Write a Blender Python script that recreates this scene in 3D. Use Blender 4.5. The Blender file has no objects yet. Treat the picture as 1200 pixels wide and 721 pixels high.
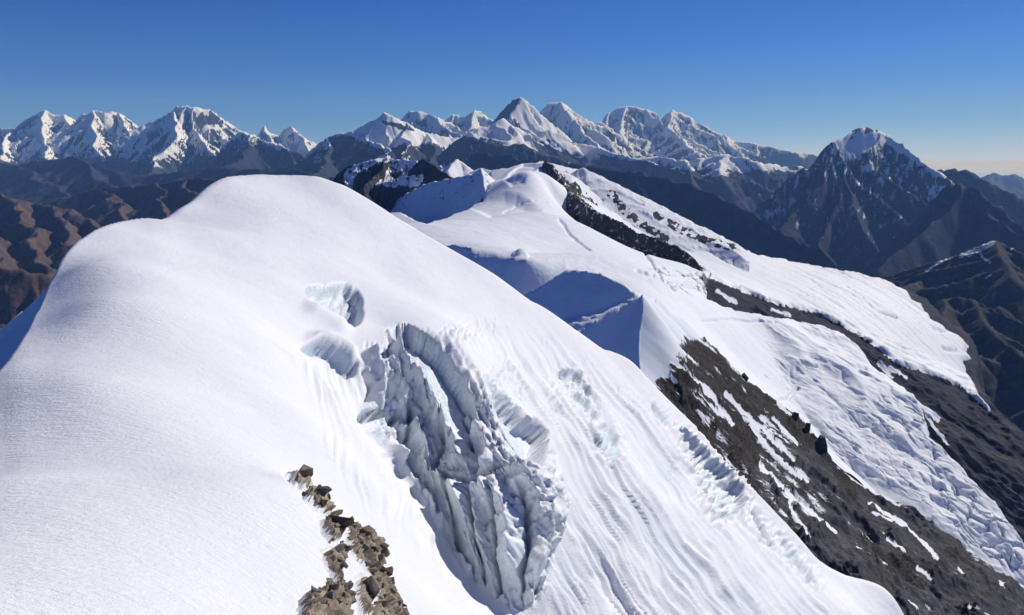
import bpy, math, time
import numpy as np
T0 = time.time()
R = math.radians
scene = bpy.context.scene
col = scene.collection

# ---------------------------------------------------------------- camera, sky, sun, exposure
F = 900.0            # focal length in units of 1200 px image width
PITCH = R(11.03)
cam_d = bpy.data.cameras.new('camera')
cam = bpy.data.objects.new('camera', cam_d)
col.objects.link(cam)
cam.location = (0, 0, 0)
cam.rotation_euler = (math.pi/2 - PITCH, 0, 0)
cam_d.sensor_width = 36.0
cam_d.lens = 36.0*F/1200.0
cam_d.clip_start = 0.3
cam_d.clip_end = 600000.0
scene.camera = cam

SUN_EL, SUN_AZ = R(34), R(50)      # azimuth measured from +Y (view direction) towards +X
world = bpy.data.worlds.new("World")
scene.world = world
world.use_nodes = True
wn = world.node_tree
for n in list(wn.nodes): wn.nodes.remove(n)
sky = wn.nodes.new('ShaderNodeTexSky')
sky.sky_type = 'NISHITA'
sky.sun_disc = False
sky.sun_elevation = SUN_EL
sky.sun_rotation = SUN_AZ
sky.altitude = 5200
sky.air_density = 1.0
sky.dust_density = 0.1
sky.ozone_density = 1.4
bg = wn.nodes.new('ShaderNodeBackground')
bg.inputs['Strength'].default_value = 0.08
wo = wn.nodes.new('ShaderNodeOutputWorld')
# the camera's deep, saturated rendering of a high-altitude sky: one response curve per channel, the same everywhere
sepc = wn.nodes.new('ShaderNodeSeparateColor'); comc = wn.nodes.new('ShaderNodeCombineColor')
wn.links.new(sky.outputs[0], sepc.inputs[0])
for i, (g, k) in enumerate(((1.80, 0.56), (1.34, 0.545), (1.05, 0.89))):
    m1 = wn.nodes.new('ShaderNodeMath'); m1.operation = 'MINIMUM'; m1.inputs[1].default_value = 15.0
    m2 = wn.nodes.new('ShaderNodeMath'); m2.operation = 'POWER'; m2.inputs[1].default_value = g
    m3 = wn.nodes.new('ShaderNodeMath'); m3.operation = 'MULTIPLY'; m3.inputs[1].default_value = k*0.08**(g - 1)
    wn.links.new(sepc.outputs[i], m1.inputs[0]); wn.links.new(m1.outputs[0], m2.inputs[0])
    wn.links.new(m2.outputs[0], m3.inputs[0]); wn.links.new(m3.outputs[0], comc.inputs[i])
wn.links.new(comc.outputs[0], bg.inputs['Color'])
wn.links.new(bg.outputs[0], wo.inputs['Surface'])

sun_d = bpy.data.lights.new('sun', 'SUN')
sun_d.energy = 3.0
sun_d.angle = R(0.5)
sun_d.color = (1.0, 0.975, 0.935)
sun = bpy.data.objects.new('sun', sun_d)
col.objects.link(sun)
sdir = (math.cos(SUN_EL)*math.sin(SUN_AZ), math.cos(SUN_EL)*math.cos(SUN_AZ), math.sin(SUN_EL))
from mathutils import Vector
sun.rotation_euler = Vector(sdir).to_track_quat('Z', 'Y').to_euler()
scene.view_settings.view_transform = 'Standard'
scene.view_settings.look = 'None'
scene.view_settings.exposure = 0.46
scene.view_settings.gamma = 1.0
scene.cycles.use_denoising = True
scene.cycles.volume_bounces = 0
scene.cycles.max_bounces = 5
scene.cycles.diffuse_bounces = 3

# ---------------------------------------------------------------- projection helpers
cp, sp = math.cos(PITCH), math.sin(PITCH)
def P(u, v, y):
    """point seen in direction (u, v) of the photo at forward distance y"""
    u = np.asarray(u, float); v = np.asarray(v, float); y = np.asarray(y, float)
    t = (360.5 - v)/F
    e = (t*cp - sp)/(cp + t*sp)           # z / y
    a = (u - 600)/F*(cp - e*sp)           # x / y
    return np.stack([a*y, y*np.ones_like(a), e*y], -1)
def ae(u, v):
    p = P(u, v, 1.0)
    return p[..., 0], p[..., 2]
def UV(p):
    x, y, z = p[..., 0], p[..., 1], p[..., 2]
    w = y*cp - z*sp
    return 600 + F*x/w, 360.5 - F*(y*sp + z*cp)/w

# ---------------------------------------------------------------- noise
def _h(ix, iy, seed):
    n = (ix.astype(np.int64)*374761393 + iy.astype(np.int64)*668265263 + seed*1274126177) & 0xffffffff
    n = ((n ^ (n >> 13))*1274126177) & 0xffffffff
    n = n ^ (n >> 16)
    return n
def gnoise(x, y, seed=0):
    ix = np.floor(x); iy = np.floor(y)
    fx = (x - ix).astype(np.float32); fy = (y - iy).astype(np.float32)
    ux = fx*fx*fx*(fx*(fx*6 - 15) + 10); uy = fy*fy*fy*(fy*(fy*6 - 15) + 10)
    def g(dx, dy):
        a = _h(ix + dx, iy + dy, seed).astype(np.float32)*np.float32(2*math.pi/4294967296.0)
        return np.cos(a)*(fx - dx) + np.sin(a)*(fy - dy)
    n0 = g(0, 0)*(1 - ux) + g(1, 0)*ux
    n1 = g(0, 1)*(1 - ux) + g(1, 1)*ux
    return (n0*(1 - uy) + n1*uy)*1.5
def fbm(x, y, oct=5, seed=0, gain=0.5, lac=2.03):
    s = 0; a = 1.0; t = 0
    for i in range(oct):
        s = s + a*gnoise(x, y, seed + i*17); t += a
        x = x*lac + 13.7; y = y*lac - 7.1; a *= gain
    return s/t
def ridged(x, y, oct=5, seed=0, gain=0.5, lac=2.05):
    s = 0; a = 1.0; t = 0; w = 1.0
    for i in range(oct):
        n = 1 - np.abs(gnoise(x, y, seed + i*31))*1.6
        n = np.clip(n, 0, 1)**2
        s = s + a*n*w; t += a
        w = np.clip(n*1.8, 0, 1)
        x = x*lac + 3.1; y = y*lac + 9.2; a *= gain
    return s/t
def worley(x, y, seed=0):
    ix = np.floor(x); iy = np.floor(y)
    d1 = np.full(x.shape, 9.0); d2 = np.full(x.shape, 9.0); cid = np.zeros(x.shape)
    for dx in (-1, 0, 1):
        for dy in (-1, 0, 1):
            cx = ix + dx; cy = iy + dy
            px = cx + (_h(cx, cy, seed) & 1023)/1023.0; py = cy + (_h(cx, cy, seed + 5) & 1023)/1023.0
            d = np.hypot(x - px, y - py)
            c = (_h(cx, cy, seed + 9) & 1023)/1023.0
            m = d < d1
            d2 = np.where(m, d1, np.minimum(d2, d)); cid = np.where(m, c, cid); d1 = np.where(m, d, d1)
    return d1, d2, cid
def sstep(a, b, x):
    t = np.clip((x - a)/(b - a), 0, 1); return t*t*(3 - 2*t)

# ---------------------------------------------------------------- 2-D shapes on a surface
def pline(U, V, pts):
    """distance to a polyline, its parameter (0..1) and the signed side"""
    pts = np.array(pts, float)
    L = np.r_[0, np.cumsum(np.hypot(*np.diff(pts, axis=0).T))]
    best = np.full(U.shape, 1e9); par = np.zeros(U.shape); side = np.zeros(U.shape)
    for i in range(len(pts) - 1):
        ax, ay = pts[i]; bx, by = pts[i + 1]
        dx, dy = bx - ax, by - ay; l2 = dx*dx + dy*dy + 1e-9
        t = np.clip(((U - ax)*dx + (V - ay)*dy)/l2, 0, 1)
        ex = U - ax - t*dx; ey = V - ay - t*dy
        d = np.hypot(ex, ey); m = d < best
        best = np.where(m, d, best); par = np.where(m, (L[i] + t*(L[i + 1] - L[i]))/L[-1], par)
        side = np.where(m, np.sign(dx*ey - dy*ex), side)
    return best, par, side
def poly(U, V, pts):
    """signed distance to a closed polygon, positive inside"""
    pts = list(pts)
    d, _, _ = pline(U, V, pts + [pts[0]])
    ins = np.zeros(U.shape, bool)
    n = len(pts)
    for i in range(n):
        ax, ay = pts[i]; bx, by = pts[(i + 1) % n]
        if ay == by: continue
        c = ((ay > V) != (by > V)) & (U < (bx - ax)*(V - ay)/(by - ay) + ax)
        ins ^= c
    return np.where(ins, d, -d)

# ---------------------------------------------------------------- surfaces
class TPS:
    def __init__(s, pts, reg=1e-4, zz=None):
        pts = np.asarray(pts, float)
        s.c = pts[:, :2].mean(0); s.k = 1/np.ptp(pts[:, :2], axis=0).max()
        q = (pts[:, :2] - s.c)*s.k; z = pts[:, 2]; n = len(q); s.q = q
        r2 = ((q[:, None] - q[None])**2).sum(-1)
        K = 0.5*r2*np.log(r2 + 1e-12) + reg*np.eye(n)
        A = np.zeros((n + 3, n + 3)); A[:n, :n] = K; A[:n, n] = 1; A[:n, n + 1:] = q; A[n, :n] = 1; A[n + 1:, :n] = q.T
        s.w = np.linalg.solve(A, np.r_[z, 0, 0, 0])
    def __call__(s, x, y):
        sh = np.shape(x)
        X = (np.ravel(x) - s.c[0])*s.k; Y = (np.ravel(y) - s.c[1])*s.k
        o = s.w[-3] + s.w[-2]*X + s.w[-1]*Y
        X = X.astype(np.float32); Y = Y.astype(np.float32)
        o = o.astype(np.float64)
        for (a, b), w in zip(s.q, s.w):
            r2 = (X - np.float32(a))**2 + (Y - np.float32(b))**2
            o += (0.5*w)*r2*np.log(r2 + 1e-12)
        return o.reshape(sh)

def segs_of(lines):
    """lines: list of (points Nx3, slope_left, slope_right, depth_limit[, reach])"""
    out = []; s0 = 0
    for ln in lines:
        pts, sl, sr, D = ln[:4]; reach = ln[4] if len(ln) > 4 else 1e9
        pts = np.asarray(pts, float)
        for i in range(len(pts) - 1):
            L = np.hypot(*(pts[i + 1, :2] - pts[i, :2]))
            out.append((*pts[i], *pts[i + 1], sl, sr, D, s0, reach)); s0 += L
        s0 += 1234.5
    return out
def ridge_eval(X, Y, segs):
    X = X.astype(np.float32); Y = Y.astype(np.float32)
    H = np.full(X.shape, -1e9, np.float32); S = np.zeros_like(H); Dd = np.zeros_like(H)
    ymin = Y.min(0); ymax = Y.max(0)
    av = X[:, 0]/Y[:, 0]
    for (x0, y0, z0, x1, y1, z1, sl, sr, D, s0, reach) in segs:
        if reach < 1e8:
            ya, yb = min(y0, y1) - reach, max(y0, y1) + reach
            r = np.nonzero((ymax >= ya) & (ymin <= yb))[0]
            if len(r) == 0: continue
            xa, xb = min(x0, x1) - reach, max(x0, x1) + reach
            ya = max(ya, 1.0)
            c = np.nonzero((av >= min(xa/ya, xa/yb)) & (av <= max(xb/ya, xb/yb)))[0]
            if len(c) == 0: continue
            sl_ = (slice(c[0], c[-1] + 1), slice(r[0], r[-1] + 1))
        else: sl_ = (slice(None), slice(None))
        Xs = X[sl_]; Ys = Y[sl_]; Hs = H[sl_]; Ss = S[sl_]; Ds = Dd[sl_]
        dx, dy = np.float32(x1 - x0), np.float32(y1 - y0); L2 = dx*dx + dy*dy + np.float32(1e-6); L = math.sqrt(L2)
        px = Xs - np.float32(x0); py = Ys - np.float32(y0)
        t = np.clip((px*dx + py*dy)/L2, 0, 1)
        ex = px - t*dx; ey = py - t*dy
        d = np.sqrt(ex*ex + ey*ey)
        if sl == sr: k = np.float32(sl)
        else:
            sd = (dx*py - dy*px)/np.float32(L)/np.maximum(d, np.float32(1e-3))
            k = np.float32(sr) + np.float32((sl - sr)*0.5)*(sd + 1)
        h = np.float32(z0) + np.float32(z1 - z0)*t - k*d/(1 + d/np.float32(D))
        m = h > Hs
        Hs[m] = h[m]; Ss[m] = np.float32(s0) + t[m]*np.float32(L); Ds[m] = d[m]
    return H, S, Dd

def spurs(crest, rng, step, length, drop, slope, D, side=(1, -1), sub=2, jit=0.35, first=0.5, twist=0.0):
    """side ridges running down from a crest"""
    out = []
    crest = np.asarray(crest, float)
    seg = np.hypot(*np.diff(crest[:, :2], axis=0).T); L = np.r_[0, np.cumsum(seg)]
    s = step*first; sgn = 0
    while s < L[-1]:
        i = min(np.searchsorted(L, s) - 1, len(seg) - 1); i = max(i, 0)
        t = (s - L[i])/max(seg[i], 1e-6); p = crest[i]*(1 - t) + crest[i + 1]*t
        d = crest[i + 1] - crest[i]; ang = math.atan2(d[1], d[0])
        for sd in side:
            a = ang - sd*math.pi/2 + rng.normal()*jit + twist
            n = 4; q = [p.copy()]; ln = length*rng.uniform(0.7, 1.25); dr = drop*rng.uniform(0.75, 1.15)
            for j in range(n):
                a += rng.normal()*0.18
                f = [0.30, 0.27, 0.23, 0.2][j]
                q.append(q[-1] + np.array([math.cos(a)*ln/n, math.sin(a)*ln/n, -dr*f]))
            q = np.array(q)
            out.append((q, slope, slope, D, max(length*0.6, 1.2*step)))
            if sub > 0:
                out += spurs(q[1:], rng, step*0.55, length*0.42, drop*0.42, slope, D, (1, -1), sub - 1, jit, 0.3)
        s += step*rng.uniform(0.7, 1.3)
    return out

def colgrid(hfun, a0, a1, nc, y0, y1, nf, nr, hidden=0.12, acols=None):
    """grid in (x/y, y) whose rows are spread where the surface is seen most"""
    A = np.linspace(a0, a1, nc) if acols is None else acols
    nc = len(A)
    sub = A[::3] if nc > 200 else A
    yf = np.geomspace(y0, y1, nf)
    Zf = hfun(sub[:, None]*yf[None], np.broadcast_to(yf, (len(sub), nf)))
    e = Zf/yf
    mx = np.maximum.accumulate(e, axis=1)
    vis = e >= mx - 1e-4
    de = np.abs(np.diff(e, axis=1))
    w = de*np.where(vis[:, 1:], 1.0, hidden)
    w = w + w.sum(1, keepdims=True)*0.25/nf + 1e-9
    cw = np.concatenate([np.zeros((len(sub), 1)), np.cumsum(w, 1)], 1); cw /= cw[:, -1:]
    q = np.linspace(0, 1, nr)
    ly = np.log(yf)
    rows = np.stack([np.interp(q, cw[i], ly) for i in range(len(sub))])
    # smooth across columns so the rows do not jump
    k = max(1, len(sub)//60)
    ker = np.ones(2*k + 1)/(2*k + 1)
    pad = np.pad(rows, ((k, k), (0, 0)), 'edge')
    rows = np.stack([np.convolve(pad[:, j], ker, 'valid') for j in range(nr)], 1)
    if len(sub) != nc:
        rows = np.stack([np.interp(A, sub, rows[:, j]) for j in range(nr)], 1)
    Yg = np.exp(rows)
    Xg = A[:, None]*Yg
    return Xg, Yg

def grid_normals(Pn):
    du = np.gradient(Pn, axis=0); dv = np.gradient(Pn, axis=1)
    n = np.cross(du, dv); l = np.linalg.norm(n, axis=-1, keepdims=True) + 1e-9
    n = n/l; s = np.sign(n[..., 2:3]); s[s == 0] = 1
    return n*s

def tag(o, label=None, category=None, group=None, kind=None):
    if label: o['label'] = label
    if category: o['category'] = category
    if group: o['group'] = group
    if kind: o['kind'] = kind
    return o

def mesh_grid(name, Pn, mat, attrs=None, keep=None, parent=None, smooth=True):
    nc, nr = Pn.shape[:2]
    idx = np.arange(nc*nr).reshape(nc, nr)
    q = np.stack([idx[:-1, :-1], idx[1:, :-1], idx[1:, 1:], idx[:-1, 1:]], -1).reshape(-1, 4)
    if keep is not None:
        q = q[keep.reshape(-1)]
    V = Pn.reshape(-1, 3)
    used, inv = np.unique(q, return_inverse=True)
    V = V[used]; q = inv.reshape(-1, 4)
    return raw_mesh(name, V, q, mat, {k: a.reshape(-1)[used] for k, a in (attrs or {}).items()}, parent, smooth)

def raw_mesh(name, V, q, mat, attrs=None, parent=None, smooth=True):
    me = bpy.data.meshes.new(name)
    k = q.shape[1]; n = len(q)
    me.vertices.add(len(V)); me.vertices.foreach_set('co', np.ascontiguousarray(V, np.float32).ravel())
    me.loops.add(n*k); me.loops.foreach_set('vertex_index', q.astype(np.int32).ravel())
    me.polygons.add(n); me.polygons.foreach_set('loop_start', np.arange(0, n*k, k, dtype=np.int32))
    me.polygons.foreach_set('use_smooth', np.full(n, smooth))
    me.update(calc_edges=True)
    for nm, a in (attrs or {}).items():
        at = me.attributes.new(nm, 'FLOAT', 'POINT'); at.data.foreach_set('value', a.astype(np.float32).ravel())
    me.materials.append(mat)
    o = bpy.data.objects.new(name, me); col.objects.link(o)
    if parent: o.parent = parent
    return o

# ---------------------------------------------------------------- materials
class NT:
    def __init__(s, name):
        s.m = bpy.data.materials.new(name); s.m.use_nodes = True; s.t = s.m.node_tree
        for n in list(s.t.nodes): s.t.nodes.remove(n)
        s.out = s.n('ShaderNodeOutputMaterial')
    def n(s, ty, **kw):
        x = s.t.nodes.new(ty)
        for k, v in kw.items(): setattr(x, k, v)
        return x
    def l(s, a, b): s.t.links.new(a, b)
    def noise(s, scale, detail=5, rough=0.55, vec=None, dist=0.0):
        x = s.n('ShaderNodeTexNoise'); x.inputs['Scale'].default_value = scale; x.inputs['Detail'].default_value = detail
        x.inputs['Roughness'].default_value = rough; x.inputs['Distortion'].default_value = dist
        s.l(vec if vec is not None else s.pos(), x.inputs['Vector']); return x.outputs['Fac']
    def pos(s):
        if not hasattr(s, '_p'): s._p = s.n('ShaderNodeTexCoord').outputs['Object']
        return s._p
    def mapv(s, scale=(1, 1, 1), rot=(0, 0, 0)):
        x = s.n('ShaderNodeMapping'); x.inputs['Scale'].default_value = scale; x.inputs['Rotation'].default_value = rot
        s.l(s.pos(), x.inputs['Vector']); return x.outputs[0]
    def attr(s, name):
        x = s.n('ShaderNodeAttribute'); x.attribute_name = name; return x.outputs['Fac']
    def math(s, op, a, b=None, clamp=False):
        x = s.n('ShaderNodeMath', operation=op); x.use_clamp = clamp
        for i, v in enumerate((a, b)):
            if v is None: continue
            if isinstance(v, (int, float)): x.inputs[i].default_value = v
            else: s.l(v, x.inputs[i])
        return x.outputs[0]
    def ramp(s, fac, stops, interp='LINEAR'):
        x = s.n('ShaderNodeValToRGB'); cr = x.color_ramp; cr.interpolation = interp
        while len(cr.elements) < len(stops): cr.elements.new(0.5)
        for e, (p, c) in zip(cr.elements, stops):
            e.position = p; e.color = (*c, 1) if len(c) == 3 else c
        s.l(fac, x.inputs[0]); return x.outputs[0]
    def mix(s, fac, a, b):
        x = s.n('ShaderNodeMix', data_type='RGBA')
        if isinstance(fac, (int, float)): x.inputs[0].default_value = fac
        else: s.l(fac, x.inputs[0])
        for k, v in ((6, a), (7, b)):
            if isinstance(v, tuple): x.inputs[k].default_value = (*v, 1)
            else: s.l(v, x.inputs[k])
        return x.outputs[2]
    def bump(s, h, strength, dist, prev=None):
        x = s.n('ShaderNodeBump'); x.inputs['Strength'].default_value = strength; x.inputs['Distance'].default_value = dist
        s.l(h, x.inputs['Height'])
        if prev is not None: s.l(prev, x.inputs['Normal'])
        return x.outputs[0]
    def bsdf(s, color, rough=0.7, normal=None, spec=0.3, **kw):
        x = s.n('ShaderNodeBsdfPrincipled')
        if isinstance(color, tuple): x.inputs['Base Color'].default_value = (*color, 1)
        else: s.l(color, x.inputs['Base Color'])
        if isinstance(rough, (int, float)): x.inputs['Roughness'].default_value = rough
        else: s.l(rough, x.inputs['Roughness'])
        x.inputs['Specular IOR Level'].default_value = spec
        if normal is not None: s.l(normal, x.inputs['Normal'])
        s.l(x.outputs[0], s.out.inputs['Surface']); return x

SNOW = (0.80, 0.82, 0.86)
def mountain_mat(name, unit, rockA, rockB, rockC, snow=SNOW, edge=0.35, bump=0.5, sbump=0.15):
    """rock and snow; unit = size in metres of the smallest grain worth seeing at that range"""
    m = NT(name)
    n1 = m.noise(1/(unit*14), 8, 0.62)
    n2 = m.noise(1/(unit*3), 6, 0.65)
    big = m.noise(1/(unit*70), 5, 0.6)
    rock = m.ramp(n1, [(0.28, rockA), (0.5, rockB), (0.72, rockC)])
    rock2 = m.mix(m.ramp(big, [(0.35, (0, 0, 0)), (0.65, (1, 1, 1))]), rock, m.ramp(n2, [(0.3, rockB), (0.7, rockA)]))
    s = m.attr('snow')
    t = m.math('ADD', s, m.math('MULTIPLY', m.math('SUBTRACT', n2, 0.5), edge*2.2))
    t = m.math('ADD', t, m.math('MULTIPLY', m.math('SUBTRACT', n1, 0.5), edge*1.6))
    f = m.ramp(t, [(0.44, (0, 0, 0)), (0.56, (1, 1, 1))])
    c = m.mix(f, rock2, snow)
    hb = m.math('MULTIPLY', m.math('ADD', n1, m.math('MULTIPLY', n2, 0.5)), m.math('SUBTRACT', 1.0 + sbump, f))
    nb = m.bump(hb, bump, unit*5)
    m.bsdf(c, 0.9, nb, 0.02)
    return m.m

M_far = mountain_mat('far_mountain', 22, (0.03, 0.037, 0.056), (0.06, 0.067, 0.09), (0.13, 0.125, 0.135), edge=0.27)
M_mid = mountain_mat('mid_mountain', 9, (0.022, 0.027, 0.042), (0.05, 0.055, 0.072), (0.11, 0.102, 0.105))
M_brown = mountain_mat('brown_hill', 9, (0.062, 0.045, 0.043), (0.115, 0.087, 0.077), (0.18, 0.14, 0.118))
M_rock = mountain_mat('rocky_ridge', 1.6, (0.03, 0.028, 0.028), (0.08, 0.07, 0.064), (0.18, 0.155, 0.135), edge=0.5, bump=0.8)
M_scree = mountain_mat('scree_flank', 0.7, (0.045, 0.04, 0.038), (0.10, 0.09, 0.083), (0.17, 0.15, 0.135), edge=0.45, bump=0.6)

def glacier_mat():
    m = NT('glacier_snow')
    n = m.noise(1/60.0, 6, 0.6); n2 = m.noise(1/9.0, 5, 0.6)
    c = m.ramp(n, [(0.3, (0.76, 0.79, 0.84)), (0.7, (0.83, 0.845, 0.88))])
    ic = m.attr('ice')
    c = m.mix(ic, c, (0.42, 0.52, 0.60))
    d = m.attr('dirt_dark')
    dd = m.ramp(m.math('ADD', d, m.math('MULTIPLY', m.math('SUBTRACT', n2, 0.5), 0.8)), [(0.45, (0, 0, 0)), (0.6, (1, 1, 1))])
    c = m.mix(dd, c, m.ramp(n2, [(0.3, (0.06, 0.055, 0.05)), (0.7, (0.15, 0.135, 0.12))]))
    nb = m.bump(m.math('ADD', n2, m.math('MULTIPLY', n, 2.0)), 0.25, 4.0)
    m.bsdf(c, 0.7, nb, 0.25)
    return m.m
M_glacier = glacier_mat()

def snow_mat():
    m = NT('wind_packed_snow')
    n0 = m.noise(0.12, 4, 0.55)
    nm = m.noise(0.8, 6, 0.62)
    # sastrugi: wind ripples drawn out across the slope
    w = m.noise(1.0, 6, 0.68, m.mapv((1.0, 4.6, 3.0), (0, 0, R(35))))
    g = m.noise(30.0, 3, 0.6)
    g2 = m.noise(6.0, 5, 0.65)
    c = m.ramp(n0, [(0.3, (0.80, 0.81, 0.84)), (0.7, (0.86, 0.865, 0.885))])
    c = m.mix(m.math('MULTIPLY', m.attr('ice'), 0.75), c, (0.55, 0.67, 0.75))
    nb = m.bump(m.math('ADD', m.math('MULTIPLY', w, 0.6), m.math('MULTIPLY', nm, 0.5)), 0.65, 0.2)
    nb = m.bump(m.math('ADD', g2, m.math('MULTIPLY', g, 0.35)), 0.7, 0.06, nb)
    m.bsdf(c, 0.62, nb, 0.3)
    return m.m
M_snow = snow_mat()

def ice_mat():
    m = NT('blue_ice')
    n0 = m.noise(0.35, 6, 0.6); n1 = m.noise(2.2, 7, 0.65); n2 = m.noise(9.0, 5, 0.65)
    st = m.noise(1.0, 6, 0.6, m.mapv((0.5, 0.5, 3.5), (0.15, 0.1, 0)))
    ice = m.ramp(n1, [(0.3, (0.58, 0.66, 0.70)), (0.50, (0.74, 0.80, 0.83)), (0.70, (0.84, 0.87, 0.89))])
    ice = m.mix(m.ramp(st, [(0.45, (0, 0, 0)), (0.62, (0.35, 0.35, 0.35))]), ice, (0.52, 0.59, 0.63))
    dirt_dark = m.ramp(m.math('ADD', m.attr('dirt_dark'), m.math('MULTIPLY', m.math('SUBTRACT', n1, 0.5), 1.2)), [(0.5, (0, 0, 0)), (0.75, (1, 1, 1))])
    ice = m.mix(m.math('MULTIPLY', dirt_dark, 0.7), ice, (0.16, 0.165, 0.16))
    sn = m.ramp(m.math('ADD', m.attr('snow'), m.math('MULTIPLY', m.math('SUBTRACT', n1, 0.5), 0.9)), [(0.42, (0, 0, 0)), (0.58, (1, 1, 1))])
    c = m.mix(sn, ice, (0.82, 0.83, 0.86))
    nb = m.bump(n1, 0.5, 0.22)
    nb = m.bump(n2, 0.5, 0.05, nb)
    m.bsdf(c, 0.5, nb, 0.4)
    return m.m
M_ice = ice_mat()

rng = np.random.default_rng(7)
# ================================================================ far ranges
def slope_snow(Pn, line, width, steep=0.62, sw=0.12, nscale=600., namp=250., seed=3, extra=0.0):
    n = grid_normals(Pn); x, y, z = Pn[..., 0], Pn[..., 1], Pn[..., 2]
    s = (z - line + namp*fbm(x/nscale, y/nscale, 4, seed))/width
    s = np.clip(0.5 + s, -0.3, 1.15)
    st = sstep(steep - sw, steep + sw, n[..., 2])
    return np.clip(s*(0.25 + 0.75*st) + extra, -0.5, 1.3), n

def mountain(name, label, lines, arange, yrange, res, mat, warp=(0, 1), flute=(0, 1), rough=(0, 1), snowf=None,
             seed=1, keepf=None, category='mountain', group=None, base=None, paint=None, hidden=0.12, micro=(0, 1)):
    segs = segs_of(lines)
    wa, wl = warp; fa, fl = flute; ra, rl = rough
    def hf(X, Y):
        if wa:
            wx = fbm(X/wl, Y/wl, 4, seed)*wa; wy = fbm(X/wl + 40, Y/wl, 4, seed + 3)*wa
        else: wx = wy = 0
        H, S, D = ridge_eval(X + wx, Y + wy, segs)
        H = H.astype(float)
        if fa:
            fd = sstep(0, fl*1.5, D)
            H -= fa*fd*(1 - ridged(S/fl, D/(fl*5), 3, seed + 9))
        if ra:
            H += ra*(ridged(X/rl, Y/rl, 5, seed + 21) - 0.45)*sstep(-rl*.1, rl*0.8, D)
        if micro[0]:
            H += micro[0]*fbm(X/micro[1], Y/micro[1], 5, seed + 33, 0.6)
        return H
    nc, nf, nr = int(res[0]*.84), res[1], int(res[2]*.86)
    X, Y = colgrid(hf, *arange, nc, *yrange, nf, nr, hidden)
    Z = hf(X, Y)
    Pn = np.stack([X, Y, Z], -1)
    if snowf is not None: sn, nn = snowf(Pn)
    else: sn = np.zeros(X.shape)
    if paint is not None: sn = paint(Pn, sn)
    o = mesh_grid(name, Pn, mat, {'snow': sn})
    tag(o, label, category, group, 'structure')
    return o, Pn

def L(pts, sl=0.8, sr=0.8, D=1e9):
    pts = [P(*p) for p in pts]
    return (np.array(pts), sl, sr, D)
def aa(u0, u1, v=200):
    return ae(u0, v)[0], ae(u1, v)[0]
G_FAR = 'snow mountains along the skyline'
K = 1000.0

def far_peak(name, label, crest, extra_lines, urange, yrange, sn_line, sn_w, res=(220, 500, 170), step=850, length=2900, drop=1950,
             slope=1.02, D=9e3, seed=1, steep=0.56, mat=None, side=(1,), rough=(480, 1000), flute=(210, 300), warp=(260, 1500),
             ny=None, snow_extra=None, sub=2, sl=None, sr=None, nscale=700., namp=300., twist=0., paint=None, group=G_FAR, micro=(70, 420), jit=.35):
    rg = np.random.default_rng(seed)
    c = np.array([P(*p) for p in crest])
    lines = [(c, sl or slope*1.15, sr or slope*1.0, D)]
    lines += spurs(c, rg, step, length, drop, slope, D, side, sub, twist=twist, jit=jit)
    for e in extra_lines:
        if isinstance(e, tuple) and len(e) == 4 and isinstance(e[0], np.ndarray): lines.append(e)
        else:
            q = L(e, slope, slope, D); lines.append(q)
            lines += spurs(q[0], rg, step*0.7, length*0.45, drop*0.45, slope, D, (1, -1), max(sub - 1, 0))
    def sf(Pn):
        return slope_snow(Pn, sn_line, sn_w, steep, 0.14, nscale, namp, seed + 5)
    return mountain(name, label, lines, aa(*urange), yrange, res, mat or M_far, warp, flute, rough, sf, seed, group=group, paint=paint, micro=micro)

# left range
far_peak('mountain', 'snow peak with a blunt top, leftmost on the skyline',
    [(-60,152,26*K),(-15,148,26*K),(0,150,25*K),(18,149,24*K),(30,140,24*K),(42,132,24*K),(52,129,24*K),(62,135,24*K),(75,134,24*K),(86,142,24.5*K),(100,150,25*K)],
    [[(52,129,24*K),(48,150,22.5*K),(58,172,21*K),(50,200,19*K)], [(75,134,24*K),(84,150,23*K),(78,175,21.5*K),(95,200,19*K)], [(18,149,24*K),(8,165,22*K),(-5,190,19.5*K)]],
    (-90,150), (16.5*K,27*K), -80, 320, seed=11)
far_peak('mountain', 'snow peak with a fluted right face, second from the left on the skyline',
    [(78,160,23.5*K),(86,146,23.6*K),(100,134,23.2*K),(113,129,23*K),(116,129.5,23*K),(125,131,23*K),(143,132,23.5*K),(152,142,24*K),(165,153,24*K),(180,165,24*K)],
    [[(113,129,23*K),(104,146,22*K),(112,165,20.5*K),(120,190,19*K),(118,205,18*K)], [(143,132,23.5*K),(150,155,22*K),(160,175,20*K),(150,200,18.5*K)]],
    (60,215), (16*K,26*K), -60, 300, seed=23)
far_peak('mountain', 'broad flat-topped snow mountain, highest of the left range',
    [(160,168,21*K),(172,153,21*K),(190,138,20.6*K),(205,124,20.3*K),(215,124.5,20*K),(230,126,20*K),(245,127,20.3*K),(257,132,20.6*K),(270,143,21*K),(285,153,21*K),(300,159,21.5*K),(320,175,22*K)],
    [[(207,124,20.3*K),(200,140,19.2*K),(206,160,18*K),(185,185,16.8*K),(170,205,15.5*K)], [(230,126,20*K),(222,150,19.2*K),(240,165,18.2*K),(262,185,17*K)], [(270,143,21*K),(262,160,19.6*K),(280,180,18*K),(300,200,16.5*K)]],
    (140,345), (13.5*K,23*K), -60, 350, seed=35, res=(300,500,190), step=1100)
far_peak('mountain', 'small sharp twin snow peaks right of the flat-topped mountain',
    [(285,172,28*K),(300,158,28*K),(310,147,28*K),(318,156,28*K),(326,158,28*K),(333,152,28*K),(340,146,28*K),(350,153,28*K),(360,162,28*K),(375,169,29*K),(395,158,30*K),(405,160,30*K),(430,175,30*K)],
    [[(340,146,28*K),(352,160,26.5*K),(362,178,25*K)], [(310,147,28*K),(318,165,26.5*K),(330,185,25*K)]],
    (280,440), (20*K,31*K), -120, 350, seed=41, res=(220,400,120))
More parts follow.
